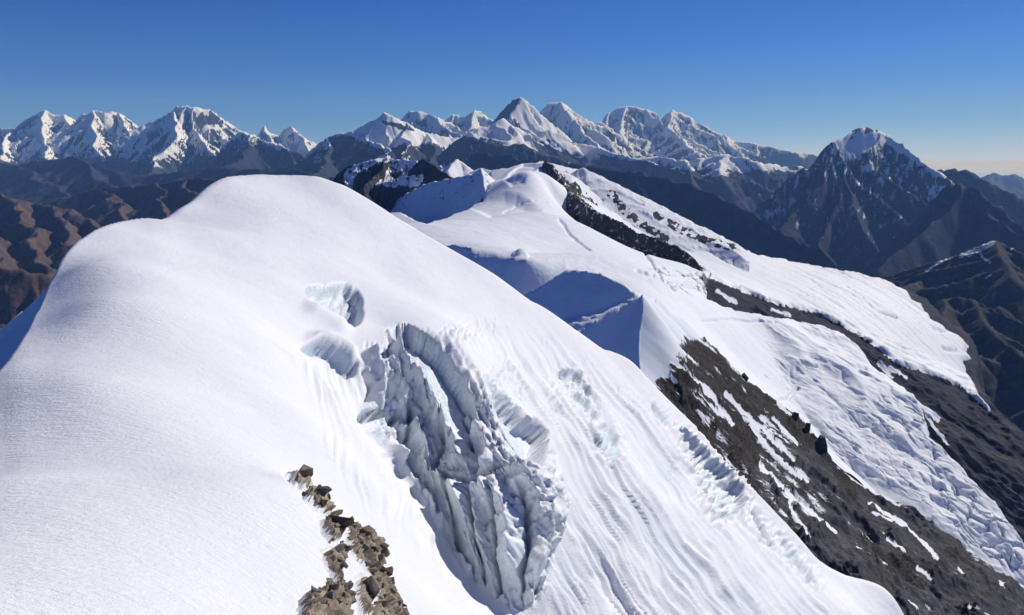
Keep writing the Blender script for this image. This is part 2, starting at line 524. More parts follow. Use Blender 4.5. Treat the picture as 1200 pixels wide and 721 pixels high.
# dark lower ridges in front of the left range
M_purple = mountain_mat('dark_alpine_slope', 12, (0.022, 0.028, 0.046), (0.044, 0.049, 0.070), (0.085, 0.083, 0.098))
far_peak('mountain_ridge', 'dark ridge with snow streaks below the twin peaks',
    [(250,188,17*K),(265,165,17*K),(283,153,17*K),(297,156,16.5*K),(310,163,16.3*K),(330,170,16*K),(350,178,16*K),(365,190,16*K),(380,205,16*K)],
    [[(297,156,16.5*K),(290,175,15.3*K),(268,192,14*K),(240,212,12.5*K)]],
    (225,400), (11*K,18*K), 150, 500, seed=52, res=(220,420,120), mat=M_purple)

# central massif
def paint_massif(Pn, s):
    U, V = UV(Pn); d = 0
    for q in ([(403,158),(425,166),(440,172),(453,178),(440,200),(380,215),(376,178)], [(455,178),(475,168),(488,172),(478,184),(460,188)], [(480,188),(497,171),(505,166),(520,172),(526,184),(512,200),(488,200)], [(441,140),(455,143),(478,146),(490,154),(474,152),(452,146)]):  # facets in shade: snow thinned so they read as dark rock
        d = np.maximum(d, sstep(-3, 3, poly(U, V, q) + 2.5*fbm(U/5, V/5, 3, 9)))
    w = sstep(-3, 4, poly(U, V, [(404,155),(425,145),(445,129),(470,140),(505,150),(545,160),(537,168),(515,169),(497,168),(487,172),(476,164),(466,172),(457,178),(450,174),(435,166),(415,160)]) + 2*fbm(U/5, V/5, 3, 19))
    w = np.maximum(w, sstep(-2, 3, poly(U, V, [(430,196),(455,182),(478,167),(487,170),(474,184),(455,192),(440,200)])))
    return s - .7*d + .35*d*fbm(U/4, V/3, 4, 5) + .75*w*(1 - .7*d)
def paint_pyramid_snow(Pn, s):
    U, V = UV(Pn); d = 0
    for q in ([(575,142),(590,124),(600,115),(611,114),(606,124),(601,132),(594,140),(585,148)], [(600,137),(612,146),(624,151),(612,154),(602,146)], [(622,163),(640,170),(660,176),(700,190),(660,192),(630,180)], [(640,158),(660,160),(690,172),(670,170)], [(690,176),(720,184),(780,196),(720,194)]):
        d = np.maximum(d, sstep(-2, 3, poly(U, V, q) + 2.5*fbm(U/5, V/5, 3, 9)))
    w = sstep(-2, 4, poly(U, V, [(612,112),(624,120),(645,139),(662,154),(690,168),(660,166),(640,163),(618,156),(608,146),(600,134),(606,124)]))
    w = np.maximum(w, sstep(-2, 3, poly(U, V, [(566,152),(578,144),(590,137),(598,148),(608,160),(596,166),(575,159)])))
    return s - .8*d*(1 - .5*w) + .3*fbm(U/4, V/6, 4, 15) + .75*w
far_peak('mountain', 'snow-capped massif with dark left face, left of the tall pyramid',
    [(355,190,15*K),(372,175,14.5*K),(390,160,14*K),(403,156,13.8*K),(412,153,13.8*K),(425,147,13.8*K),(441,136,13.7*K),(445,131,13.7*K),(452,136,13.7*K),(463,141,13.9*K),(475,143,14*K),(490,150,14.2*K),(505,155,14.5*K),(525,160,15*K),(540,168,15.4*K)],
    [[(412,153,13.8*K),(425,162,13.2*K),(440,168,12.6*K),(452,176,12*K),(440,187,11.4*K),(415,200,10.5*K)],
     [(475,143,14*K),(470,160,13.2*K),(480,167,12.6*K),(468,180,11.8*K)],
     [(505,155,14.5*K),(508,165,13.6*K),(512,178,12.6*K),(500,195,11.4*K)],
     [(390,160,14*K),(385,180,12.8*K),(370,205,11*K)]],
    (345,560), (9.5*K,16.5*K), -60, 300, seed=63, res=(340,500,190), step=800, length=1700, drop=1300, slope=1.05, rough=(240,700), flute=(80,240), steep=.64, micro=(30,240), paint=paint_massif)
far_peak('mountain', 'blunt snow peak behind the massif, left of the small plume cloud',
    [(465,150,21*K),(478,134,21*K),(485,129,21*K),(493,128,21*K),(505,131,21*K),(515,138,20.5*K),(525,142,20.5*K),(535,146,20.5*K),(550,156,20*K),(560,166,20*K)],
    [[(505,131,21*K),(520,145,20*K),(540,158,19*K)]],
    (455,580), (15*K,22*K), -60, 260, seed=71, res=(160,400,100))
far_peak('mountain', 'dark-faced peak below the small plume cloud',
    [(515,142,26*K),(530,134,26*K),(545,134,26*K),(551,130,26*K),(557,127,26*K),(563,130,26*K),(572,139,26*K),(585,146,26*K),(600,160,26*K)],
    [[(557,127,26*K),(553,145,24.5*K),(545,165,23*K)]],
    (500,610), (19*K,27*K), -60, 260, seed=77, res=(140,400,90))
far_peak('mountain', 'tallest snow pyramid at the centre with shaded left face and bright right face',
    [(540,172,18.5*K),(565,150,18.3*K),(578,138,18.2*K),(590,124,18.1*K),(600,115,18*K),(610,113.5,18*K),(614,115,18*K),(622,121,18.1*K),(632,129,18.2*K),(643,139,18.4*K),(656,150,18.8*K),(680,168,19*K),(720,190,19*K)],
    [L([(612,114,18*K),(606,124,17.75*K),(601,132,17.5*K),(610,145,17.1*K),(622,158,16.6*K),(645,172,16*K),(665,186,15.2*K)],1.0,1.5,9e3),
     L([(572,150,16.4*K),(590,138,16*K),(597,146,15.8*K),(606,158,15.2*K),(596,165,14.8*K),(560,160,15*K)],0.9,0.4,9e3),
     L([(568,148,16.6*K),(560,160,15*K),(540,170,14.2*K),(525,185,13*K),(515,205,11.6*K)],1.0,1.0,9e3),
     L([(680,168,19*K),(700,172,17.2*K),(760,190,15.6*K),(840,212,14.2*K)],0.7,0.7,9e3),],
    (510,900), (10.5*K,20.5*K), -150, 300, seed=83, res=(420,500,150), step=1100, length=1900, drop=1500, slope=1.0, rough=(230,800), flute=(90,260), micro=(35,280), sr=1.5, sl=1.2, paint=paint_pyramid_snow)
far_peak('mountain', 'layered snow peak just right of the tallest pyramid',
    [(615,150,27*K),(636,128,27*K),(643,121,27*K),(650,119,27*K),(656,118,27*K),(663,122,27*K),(670,128,27*K),(682,137,27*K),(695,143,27*K),(706,142,27*K),(730,160,27*K)],
    [[(656,118,27*K),(668,135,25.5*K),(685,155,24*K),(700,175,22*K)]],
    (610,760), (19*K,28.5*K), -80, 300, seed=91, res=(200,400,110))
far_peak('mountain', 'long hazy snow massif with twin summits on the right of the centre',
    [(690,150,33*K),(705,140,33*K),(713,131,33*K),(722,127,33*K),(735,123.5,33*K),(748,126,33*K),(758,129,33*K),(768,132,33*K),(776,139,33*K),(783,131,33*K),(789,128,33*K),(798,132,33*K),(810,138,33*K),(822,146,33*K),(834,153,33*K),(848,157,33*K),(858,163,33*K),(880,167,33*K),(905,171,33*K),(930,177,33*K),(955,180,34*K),(1000,195,35*K)],
    [[(735,124,33*K),(725,145,31*K),(735,165,28.5*K),(728,185,26*K)], [(789,128,33*K),(785,150,30.5*K),(805,170,28*K),(830,190,25*K)],[(848,157,33*K),(860,175,30*K),(890,190,27*K)]],
    (680,1010), (23*K,35.5*K), -50, 500, seed=97, res=(420,450,130), step=1700, length=5000, drop=2600)
far_peak('mountain_ridge', 'rocky snow-streaked foothill below the hazy massif',
    [(690,200,17*K),(730,188,17*K),(770,182,17*K),(800,186,16.6*K),(830,184,16.4*K),(855,180,16.2*K),(872,183,16*K),(890,190,15.8*K),(915,192,16.5*K),(960,200,17*K)],
    [[(855,180,16.2*K),(848,195,15.2*K),(850,210,14*K)], [(800,186,16.6*K),(812,198,15.2*K),(815,215,13.8*K)]],
    (680,1000), (11.5*K,18*K), -250, 260, seed=103, res=(300,400,110), step=1100, length=2600, drop=1200, slope=.65)
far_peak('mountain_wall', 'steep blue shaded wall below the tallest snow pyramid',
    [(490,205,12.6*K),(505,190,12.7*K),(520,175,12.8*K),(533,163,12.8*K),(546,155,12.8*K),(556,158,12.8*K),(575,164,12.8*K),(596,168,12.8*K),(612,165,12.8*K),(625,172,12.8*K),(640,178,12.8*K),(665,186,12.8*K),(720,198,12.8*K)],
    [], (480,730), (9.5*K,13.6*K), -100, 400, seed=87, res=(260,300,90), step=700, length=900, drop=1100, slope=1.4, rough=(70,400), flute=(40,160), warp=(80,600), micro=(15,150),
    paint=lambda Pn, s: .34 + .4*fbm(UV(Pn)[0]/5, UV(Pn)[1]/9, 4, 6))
# deep shaded slope in the middle distance
far_peak('mountain', 'dark blue shaded slope behind the rocky snow crest',
    [(560,176,11*K),(600,182,10.5*K),(650,188,10*K),(690,192,9.6*K),(740,198,9.4*K),(780,205,9.2*K),(830,222,8.8*K),(870,240,8.4*K),(905,262,8*K),(960,290,7.4*K)],
    [[(740,198,9.4*K),(760,235,8.9*K),(790,270,8.4*K)],[(650,188,10*K),(690,230,9.3*K),(740,270,8.7*K)]],
    (500,990), (5.2*K,12*K), 200, 100, seed=111, res=(340,400,150), step=800, length=1300, drop=1400, slope=1.25, D=9e3, mat=M_purple, micro=(20,200), rough=(90,500), flute=(40,260))
# right: the big dark pyramid
def paint_pyr(Pn, s):
    U, V = UV(Pn)
    nz = grid_normals(Pn)[..., 2]
    cap = sstep(-4, 5, poly(U, V, [(976,160),(990,156),(1000,156.5),(1012,158),(1024,157),(1036,152),(1044,156),(1060,170),(1078,184),(1100,196),(1116,208),(1100,206),(1080,196),(1062,182),(1050,174),(1036,166),(1024,170),(1014,178),(1004,186),(994,184),(984,176)]))
    n = fbm(U/7, V/10, 4, 8)
    s = .27 + .55*n + .4*fbm(U/3, V/4, 3, 18) + .16*sstep(240, 170, V) - .1*sstep(250, 300, V)
    fl = poly(U, V, [(888,254),(905,246),(925,238),(938,226),(930,240),(915,250),(900,256)])
    strip = sstep(-3, 2, fl) + .8*sstep(-3, 2, poly(U, V, [(1085,222),(1100,216),(1112,220),(1121,214),(1112,228),(1100,238),(1094,232)]))
    for pl, w in (([(900,232),(918,226)], 2.5), ([(868,262),(885,256)], 2.5), ([(1030,200),(1060,214),(1092,236)], 3), ([(1010,196),(1035,210)], 3), ([(1010,222),(1032,234)], 2), ([(1040,300),(1075,285),(1110,262)], 4), ([(1000,250),(985,270)], 4)):  # lines facing right paint sunlit brown slopes as thin snow
        strip = np.maximum(strip, .5*sstep(w*1.6, 0, pline(U, V, pl)[0]))
    return s + cap*(.55 + .5*n + .5*(nz - .55)) + np.clip(strip, 0, 1)*(0.35 + 0.6*fbm(U/4, V/4, 3, 4))
far_peak('mountain', 'big dark pyramid mountain with a snow-capped block summit on the right',
    [(820,290,11.5*K),(860,262,11.6*K),(885,245,11.7*K),(905,225,11.6*K),(925,207,11.5*K),(945,196,11.5*K),(960,184,11.5*K),(972,179,11.4*K),(978,166,11.4*K),(986,161,11.5*K),(994,158,11.6*K),(999,149.5,11.7*K),(1004,148.5,11.7*K),(1018,149.5,11.75*K),(1033,150,11.8*K),(1037,153,11.8*K),(1042,158,11.7*K),(1052,165,11.6*K),(1062,173,11.5*K),(1075,184,11.4*K),(1090,192,11.3*K),(1105,202,11.2*K),(1135,225,11.1*K),(1200,270,11*K),(1260,310,11*K)],
    [L([(978,166,11.4*K),(974,185,11.1*K),(962,212,10.7*K),(945,238,10.3*K),(915,268,9.8*K),(880,295,9.2*K)],1.35,1.5,9e3),
     L([(978,166,11.4*K),(990,190,11.05*K),(1006,212,10.7*K),(1030,232,10.4*K),(1062,262,10*K),(1090,290,9.6*K)],1.35,1.15,9e3),
     L([(1037,153,11.8*K),(1020,172,11.4*K),(1012,188,11.15*K),(1032,202,10.9*K),(1052,216,10.7*K),(1078,232,10.4*K),(1096,243,10.2*K)],1.3,1.0,9e3),
     L([(974,185,11.1*K),(985,225,10.45*K),(975,262,9.9*K),(945,300,9.2*K),(900,330,8.4*K)],1.4,1.5,9e3),
     L([(990,190,11.05*K),(1000,235,10.2*K),(1015,275,9.5*K),(1035,310,8.9*K)],1.4,1.3,9e3)],
    (800,1290), (5.4*K,12.8*K), 100, 250, micro=(26,240), seed=121, res=(500,500,230), step=520, length=1000, drop=1100, slope=1.35, mat=M_mid, rough=(130,520), flute=(80,190), warp=(150,800), paint=paint_pyr, sl=1.35, sr=1.45, jit=.8, twist=.35)
M_mid2 = mountain_mat('shaded_alpine_slope', 7, (0.022, 0.026, 0.038), (0.048, 0.05, 0.062), (0.11, 0.102, 0.10))
def paint_m12(Pn, s):
    U, V = UV(Pn)
    a = sstep(-4, 4, poly(U, V, [(1080,318),(1100,305),(1130,296),(1150,286),(1165,280),(1166,292),(1160,306),(1150,312),(1130,304),(1110,314)]))
    b = sstep(0, 5, 4 - pline(U, V, [(1120,218),(1105,232),(1100,238)])[0])*.8
    return np.clip(s, -1, .36)*.6 + 0.45*a + 0.35*b + 0.22*fbm(U/6, V/8, 3, 8)
far_peak('mountain_ridge', 'brown ridge falling to the right of the big dark pyramid',
    [(1060,262,9*K),(1085,235,8.9*K),(1105,218,8.8*K),(1120,212,8.8*K),(1135,216,8.7*K),(1160,232,8.5*K),(1185,255,8.3*K),(1215,285,8*K),(1260,320,7.8*K)],
    [L([(1120,212,8.8*K),(1128,225,8.6*K),(1150,243,8.35*K),(1165,255,8.15*K),(1190,270,7.9*K),(1230,300,7.5*K)],1.35,1.35,9e3),
     L([(1128,225,8.6*K),(1110,250,8.25*K),(1075,280,7.8*K),(1030,315,7.2*K)],1.35,1.35,9e3)],
    (1010,1300), (4.6*K,9.6*K), 300, 250, seed=131, res=(280,420,150), step=700, length=900, drop=900, slope=1.3, micro=(20,160), mat=M_mid2, rough=(120,500), flute=(50,200), warp=(110,700), paint=paint_m12)
far_peak('mountain_ridge', 'long dark ridge running off behind the right shoulder of the pyramid',
    [(1060,205,14*K),(1095,198,13.6*K),(1121,196,13.4*K),(1135,200,13.2*K),(1155,211,13*K),(1180,225,12.8*K),(1210,240,12.4*K),(1260,262,12*K),(1300,280,12*K)],
    [], (1050,1330), (9*K,15*K), 120, 250, seed=137, res=(240,380,100), step=1200, length=2400, drop=1200, slope=.7, mat=M_mid2, paint=paint_m12)
far_peak('mountain', 'pale blue distant peak on the right edge',
    [(1130,215,38*K),(1150,207,38*K),(1163,202,38*K),(1175,205,38*K),(1187,203,38*K),(1200,209,38*K),(1230,214,38*K),(1300,222,38*K)],
    [], (1120,1330), (30*K,39.5*K), 900, 250, seed=141, res=(160,200,60), step=2500, length=5000, drop=2200, slope=.6)

# hills by the valley: brown on the left
def brown(name, label, crest, ex, ur, yr, seed, **k):
    d = dict(res=(300, 420, 170), step=620, length=1500, drop=850, slope=.8, micro=(20, 170), jit=.85, mat=M_brown, rough=(170, 520), flute=(70, 150), warp=(240, 750), group='brown hills in the valley', D=9e3)
    d.update(k)
    return far_peak(name, label, crest, ex, ur, yr, 5000, 200, seed=seed, **d)
brown('hill', 'dark purple hill band under the left snow range',
    [(-90,190,14*K),(-40,188,14*K),(20,192,13.8*K),(60,186,13.6*K),(85,182,13.5*K),(110,192,13*K),(140,200,13*K),(160,205,13*K),(200,202,13*K),(250,195,12.6*K),(300,198,12.2*K),(340,196,12*K),(380,205,11.5*K),(430,215,11*K)],
    [[(20,192,13.8*K),(50,210,12.4*K),(85,232,11*K)],[(85,182,13.5*K),(120,210,11.8*K),(150,228,10.6*K)]], (-120,440), (8.6*K,15*K), 151, mat=M_purple, step=1100, length=3000, drop=1200, rough=(150,900), flute=(80,300))
brown('hill', 'brown hill with rounded spurs left of the snow dome',
    [(60,240,9.5*K),(95,228,9.4*K),(125,220,9.2*K),(150,217,9*K),(185,215,8.8*K),(215,210,8.6*K),(240,206,8.4*K),(262,214,8.2*K),(290,225,8*K),(330,240,8*K)],
    [[(125,220,9.2*K),(135,238,8.3*K),(150,262,7.2*K)],[(185,215,8.8*K),(190,240,7.8*K),(200,265,7*K)],[(215,210,8.6*K),(228,230,7.7*K),(235,255,7*K)]], (50,340), (6*K,10*K), 163)
brown('hill', 'large brown hill at the left edge above the shadowed snow flank',
    [(-140,225,8.2*K),(-80,222,8*K),(-20,222,7.8*K),(10,226,7.6*K),(35,238,7.4*K),(60,240,7.2*K),(85,250,6.9*K),(115,262,6.5*K),(140,275,6.2*K)],
    [[(10,226,7.6*K),(25,255,6.6*K),(50,290,5.6*K),(70,320,4.9*K)],[(-60,222,8*K),(-30,260,6.4*K),(10,300,5.2*K),(30,340,4.4*K)],[(60,240,7.2*K),(85,275,6*K),(90,300,5.4*K)]],
    (-170,170), (3.6*K,8.8*K), 177, res=(300,420,200))
brown('hill', 'low reddish brown slope at the far left edge',
    [(-200,300,5*K),(-100,290,4.8*K),(-20,300,4.5*K),(20,318,4.3*K),(60,330,4.2*K),(100,350,4.1*K)],
    [], (-220,120), (2.4*K,5.4*K), 181, res=(200,300,140), mat=mountain_mat('red_brown_slope', 6, (0.075, 0.045, 0.04), (0.13, 0.088, 0.073), (0.18, 0.135, 0.105)), step=500, length=1400, drop=600, slope=.55)

# valley floor
def valley():
    def hf(X, Y):
        return -2600 + 90*fbm(X/2500, Y/2500, 5, 5) - 0.0*X
    A = np.linspace(-1.4, 1.4, 90); Yv = np.geomspace(700, 40000, 90)
    X = A[:, None]*Yv[None]; Y = np.broadcast_to(Yv, X.shape)
    Z = hf(X, Y)
    o = mesh_grid('valley_floor', np.stack([X, Y, Z], -1), M_purple, {'snow': np.full(X.shape, -1.)})
    tag(o, 'deep valley ground far below the mountains', 'valley', None, 'structure')
valley()
print('far done', round(time.time() - T0, 1))
# ================================================================ middle ground: snowfield, glacier, rock ridges
M_near = mountain_mat('near_mountain', 3.2, (0.026, 0.028, 0.035), (0.062, 0.062, 0.07), (0.13, 0.124, 0.124), edge=0.4, bump=0.3)

gl_pts = [(520,420,780),(580,420,780),(640,420,760),(700,440,800),(760,440,820),(540,330,1050),(600,335,1000),(380,300,1500),(440,275,1500),(500,268,1500),(505,262,1900),(540,262,1700),(540,250,2200),(565,236,2400),(575,225,2550),(590,214,2600),(603,208,2500),(617,206.5,2400),(632,212,2420),(648,216,2500),(655,225,2500),
  (560,285,1350),(600,300,1200),(640,330,1080),(600,262,1750),(640,255,1900),(660,280,1700),(700,310,1500),(720,340,1350),(760,350,1350),
  (700,275,1950),(740,300,1800),(780,310,1850),(820,320,2000),(800,350,1500),(840,372,1600),(880,395,1700),(860,420,1450),(900,450,1500),(930,480,1480),(960,440,1800),(940,400,1950),(1000,420,2100),(1000,480,1820),
  (1050,480,2000),(1010,540,1600),(1060,560,1680),(1075,520,1850),(1120,600,1680),(1140,640,1620),(1170,625,1750),(1200,670,1700),(1230,660,1900),(1260,720,1850),
  (650,238,2440),(664,254,2330),(688,273,2190),(708,285,2100),(730,299,2010),(765,308,1965),(795,312,1910),(690,236,2900),(720,258,2750),(760,283,2680),(800,296,2680),(850,302,2750),(880,303,2900),(870,330,2350),(920,322,2800),(950,312,3300),(1000,340,2900),(1020,326,3300),(1045,332,3400),(1065,345,3300),(1060,380,2700),(1100,380,3100),(1130,402,3050),(1100,430,2500),(1135,430,2800),(1150,470,2550),(1158,478,2500),
  (930,352,2350),(980,372,2300),(1030,420,2200),(1200,540,2350),(1200,600,2050),(1300,640,2300),(1250,560,2600),(1200,470,3000),(1300,520,3200),(640,203,3000),(600,200,3100),(563,215,3000)]
gp = np.array([P(*p) for p in gl_pts])
tps_gl = TPS(gp, 2e-5)
GLACIER_EDGE = [(360,330),(450,250),(470,250),(500,266),(540,250),(565,236),(575,200),(600,196),(640,188),(700,205),(860,285),(880,297),(950,311),(1010,321),(1040,329),(1062,341),(1068,352),(1078,357),(1090,373),(1100,379),(1110,386),(1128,398),(1134,404),(1132,414),(1137,420),(1128,424),(1134,440),(1146,462),(1160,481),(1158,482),(1135,462),(1110,446),(1085,438),(1062,432),(1040,420),(1022,406),(1003,392),(978,379),(955,366),(925,361),(900,355),(860,338),(840,330),(828,326),(826,350),(850,362),(874,368),(930,376),(962,383),(990,393),(1010,410),(1020,428),(1035,440),(1052,452),(1076,470),(1082,485),(1088,512),(1106,528),(1125,548),(1147,575),(1166,592),(1185,616),(1200,640),(1240,690),(1330,800),(1150,760),(1000,640),(800,480),(600,400)]
med = np.array([P(*p) for p in [(815,312,2050),(847,328,2130),(880,341,2180),(926,354,2250),(952,361,2280),(977,377,2260),(1005,392,2230),(1027,408,2200),(1061,430,2150),(1087,436,2150),(1112,450,2120),(1150,482,2080),(1200,528,2050),(1290,610,2000)]])
seg_med = segs_of([(med, 0.55, 0.42, 9e3)])
def gl_height(X, Y, detail=True):
    H = tps_gl(X, Y)
    M, S, D = ridge_eval(X + 25*fbm(X/160, Y/160, 3, 4), Y + 25*fbm(X/160, Y/160, 3, 8), seg_med)
    M = M + 12*ridged(X/150, Y/150, 4, 12) - 8
    k = 12.0
    H = np.where(Y > 0, np.maximum(H, M) + k*np.exp(-np.abs(H - M)/k)*0.25, H)
    return H
def build_glacier():
    X, Y = colgrid(gl_height, *aa(440, 1290), 560, 900, 3700, 500, 430, 0.15)
    Z = gl_height(X, Y)
    Pn = np.stack([X, Y, Z], -1)
    U, V = UV(Pn)
    rag = 3.0*fbm(U/14, V/10, 4, 51) + 0.4*gnoise(U/3.0, V/3.0, 9)
    sd = poly(U, V, GLACIER_EDGE) + rag
    thick = sstep(-1.5, 3.5, sd)
    Z = Z + 11*thick - 2
    # flow direction of the ice, roughly (0.80, 0.42, -0.4) in the tongue
    ca, sa = math.cos(R(-28)), math.sin(R(-28))
    A1 = X*ca - Y*sa; B1 = X*sa + Y*ca         # along / across the flow
    ice_w = np.zeros(X.shape)
    def zone(pts, soft, w):
        return w*sstep(-soft, soft, poly(U, V, pts))
    z1 = .8*zone([(1000,470),(1060,460),(1085,490),(1100,530),(1150,580),(1200,640),(1200,680),(1130,640),(1060,590),(1000,560),(960,520),(980,490)], 14, 1.0)
    z2 = zone([(900,420),(960,430),(960,450),(930,475),(890,445)], 10, .35)
    z3 = zone([(760,318),(830,315),(850,345),(840,352),(790,345),(755,335)], 9, .9)
    z4 = zone([(950,330),(1040,345),(1110,400),(1130,430),(1060,420),(980,370),(920,345)], 12, .3)
    z5 = zone([(1090,560),(1140,590),(1200,640),(1200,680),(1130,640)], 10, .8)
    W = np.clip(z1 + z2 + z3 + z4 + z5, 0, 1.6)
    wob = 14*fbm(X/70, Y/70, 3, 60)
    cr = ridged((A1 + wob*2.4)/30, (B1 + wob)/190, 3, 61)            # transverse crevasses
    cr2 = ridged((A1 + wob*2)/62, (B1 - wob*2)/120, 3, 66)
    blk = worley((A1 + wob)/22, (B1 + wob)/34, 3)
    crack = sstep(0.62, 0.86, cr)*sstep(-.15, .2, fbm(X/90, Y/90, 3, 62)) + 1.1*sstep(0.62, 0.84, cr2)*sstep(-.1, .25, fbm(X/130, Y/130, 3, 63))
    ser = sstep(0.18, 0.02, blk[1] - blk[0])
    serw = np.clip(z5*1.2 + z3*0.3 + z1*.35 - .1, 0, 1)
    dz = -W*12*crack - serw*8*ser + serw*9*(blk[2] - .5)
    dz -= sstep(860, 1000, U)*7*(ridged((A1 + wob*3)/95, (B1 + wob)/420, 2, 73) - .4)
    dz += 3.0*fbm(X/110, Y/110, 4, 70) + W*3*fbm(X/28, Y/28, 4, 71)
    # wind hollow on the shaded side of the dome
    hs_ = poly(U, V, [(554,247),(572,238),(592,231),(606,231),(618,238),(632,250),(605,254),(575,258)])
    dz -= 16*sstep(-4, 9, hs_); dz -= 9*sstep(-3, 5, poly(U, V, [(592,214),(606,208),(616,209),(614,218),(600,222)]))
    # long gentle streak lines and single bergschrunds
    for pl, dp, wd in (([(823,382),(850,379),(885,381),(908,382)], 5, 1.2), ([(925,371),(960,392),(1000,400)], 3, 1.0), ([(1030,368),(1050,374)], 10, 1.6), ([(1095,388),(1108,392)], 10, 1.6), ([(1106,410),(1122,414)], 12, 1.8),
                       ([(990,338),(1010,350),(1020,362)], 4, 1.0), ([(940,430),(955,434)], 9, 1.8), ([(1005,434),(1018,437)], 10, 2.2), ([(905,478),(925,470),(935,460)], 8, 1.6), ([(590,246),(612,238),(640,240)], 4, 1.2), ([(655,262),(670,282),(690,298)], 5, 1.5), ([(745,322),(800,338),(850,352),(870,362)], 8, 1.5), ([(755,300),(775,330),(790,345)],7,1.4)):
        d, _, _ = pline(U + 2*fbm(U/8, V/8, 2, 3), V + 2*fbm(U/8, V/8, 2, 5), pl)
        dz -= dp*sstep(wd*1.7, 0, d)
    Z = np.where(sd > -3, Z + dz*thick, Z)
    nz = grid_normals(np.stack([X, Y, Z], -1))[..., 2]
    MOR = [(805,318),(850,322),(900,350),(1000,380),(1060,425),(1100,440),(1150,478),(1120,430),(1090,400),(1050,360),(1040,332),(1062,338),(1085,350),(1105,372),(1135,392),(1146,415),(1142,440),(1160,470),(1172,486),(1200,505),(1400,640),(1400,900),(1150,900),(1100,700),(1000,640),(990,520),(940,400),(850,370),(815,345)]
    ms = poly(U, V, MOR) + rag
    out_ = np.maximum(np.maximum(ms, sd), 0)
    far_ = np.minimum(-ms, -sd)
    Zr = Z + np.where(sd < -2, 12*ridged(U/70 + V/90, (V*.8 - U*.58)/13, 4, 77) + 2*ridged(X/30, Y/30, 3, 79) - 5, 0)
    Zr = Zr - 14*np.clip(far_ - 1.5, 0, 40)
    Pn = np.stack([X, Y, np.where(sd > 0, Z, Zr)], -1)
    ice = np.clip(W*crack*1.2 + 0.4*serw*ser, 0, 1)*0.8
    dirt_dark = 0.5*sstep(9, 0, sd)*sstep(.3, .6, fbm(U/10, V/10, 3, 5) + .5)
    dirt_dark += 0.55*z3*sstep(0.35, 0.65, ridged(U/16, V/12, 4, 15)) + 0.4*serw*ser*z5  # also darker in the gaps between serac blocks
    key = sd[:-1, :-1] > 0
    snow_r = np.full(X.shape, -0.2) + 0.35*fbm(U/12, V/7, 4, 81)
    for pl in ([(1042,431),(1062,441)], [(1030,425),(1045,440)], [(1085,480),(1095,500),(1110,520)], [(1075,470),(1100,490)], [(840,342),(862,352)], [(905,362),(925,370)]):
        d, _, _ = pline(U, V, pl)
        snow_r = np.maximum(snow_r, 0.75*sstep(6, 0, d) + .3*fbm(U/4, V/4, 3, 11))
    g = mesh_grid('glacier', Pn, M_glacier, {'ice': ice, 'dirt_dark': dirt_dark}, keep=key)
    tag(g, 'white snowfield and crevassed glacier tongue flowing down to the right', 'glacier', None, 'structure')
    m = mesh_grid('moraine', Pn, M_near, {'snow': snow_r}, keep=~key & (far_ < 30)[:-1, :-1])
    tag(m, 'dark brown rock and moraine between and beside the glacier arms', 'moraine', None, 'structure')
build_glacier()

def near_peak(name, label, lines, ur, yr, seed, **k):
    mat = k.pop('mat', M_near)
    d = dict(res=(240, 300, 130), warp=(14, 130), flute=(9, 45), rough=(12, 110), hidden=.12)
    d.update(k)
    snowf = d.pop('snowf', None)
    return mountain(name, label, lines, aa(*ur), yr, d['res'], mat, d['warp'], d['flute'], d['rough'], snowf, seed, paint=d.get('paint'), category=d.get('category', 'mountain'), group=None)

# shaded snow slope
near_peak('snow_crest', 'blue shaded snow wall with a sharp lit right edge at the head of the snowfield',
    [L([(440,250,3300),(480,224,3100),(500,214,3050),(520,210,3000),(540,206,2950),(555,203,2900),(563,196,2850),(566,206,2750),(567,216,2680),(570,228,2520),(575,236,2450)], .8, 1.0)],
    (420,600), (2200,3500), 201, paint=lambda Pn, s: np.full(s.shape, .9) + .55*np.minimum(0, ridged(UV(Pn)[0]/9, UV(Pn)[1]/14, 4, 3) - .45 - 0.004*(260 - UV(Pn)[1])), warp=(4, 100), rough=(9, 90), flute=(6, 40))
# lit snow bowls behind the dome
near_peak('snow_crest', 'small white snow crests behind the smooth dome',
    [L([(560,200,3250),(564,196,3200),(575,200,3150),(586,203,3150),(596,199,3150),(604,194,3150),(612,191,3150),(622,190,3150),(632,191,3120),(642,190,3050),(652,200,3000)], .5, .4),
     L([(612,191,3150),(598,201,2950),(588,212,2780)], 1.0, .45), L([(640,190,3050),(628,200,2900),(640,212,2700)], 1.0, .4)],
    (550,670), (2500,3500), 207, paint=lambda Pn, s: np.full(s.shape, .95), rough=(5, 90), flute=(3, 50), warp=(8, 120), res=(150,240,90))
# rock and snow peak on the left
def paint_n1(Pn, s):
    U, V = UV(Pn); n = grid_normals(Pn)
    a = sstep(-2, 2, poly(U, V, [(402,200),(430,186),(452,183),(490,186),(494,200),(499,214),(497,218),(470,222),(437,217),(450,208),(478,202),(452,206),(455,190),(440,194),(425,200),(415,210),(412,228),(404,220)]))
    return 0.10 + 0.62*a + 0.6*(n[..., 2] - .7) + 0.75*fbm(U/6, V/7, 4, 4)
near_peak('rocky_peak', 'dark rock peak with snow ledges behind the right shoulder of the snow dome',
    [L([(385,225,3700),(400,202,3650),(412,193,3600),(430,188,3600),(452,184,3600),(470,186,3600),(490,187,3550),(500,200,3500)], .8, .5),
     L([(437,216,3250),(455,212,3200),(475,206,3200),(495,203,3200)], .6, .9),
     L([(452,184,3600),(448,200,3400),(430,215,3200),(425,235,3000),(430,250,2850)], 1., 1.)],
    (375,520), (2650,3900), 213, paint=paint_n1, rough=(75, 110), flute=(40, 42), warp=(26, 90), micro=(9, 26), res=(280,320,170))
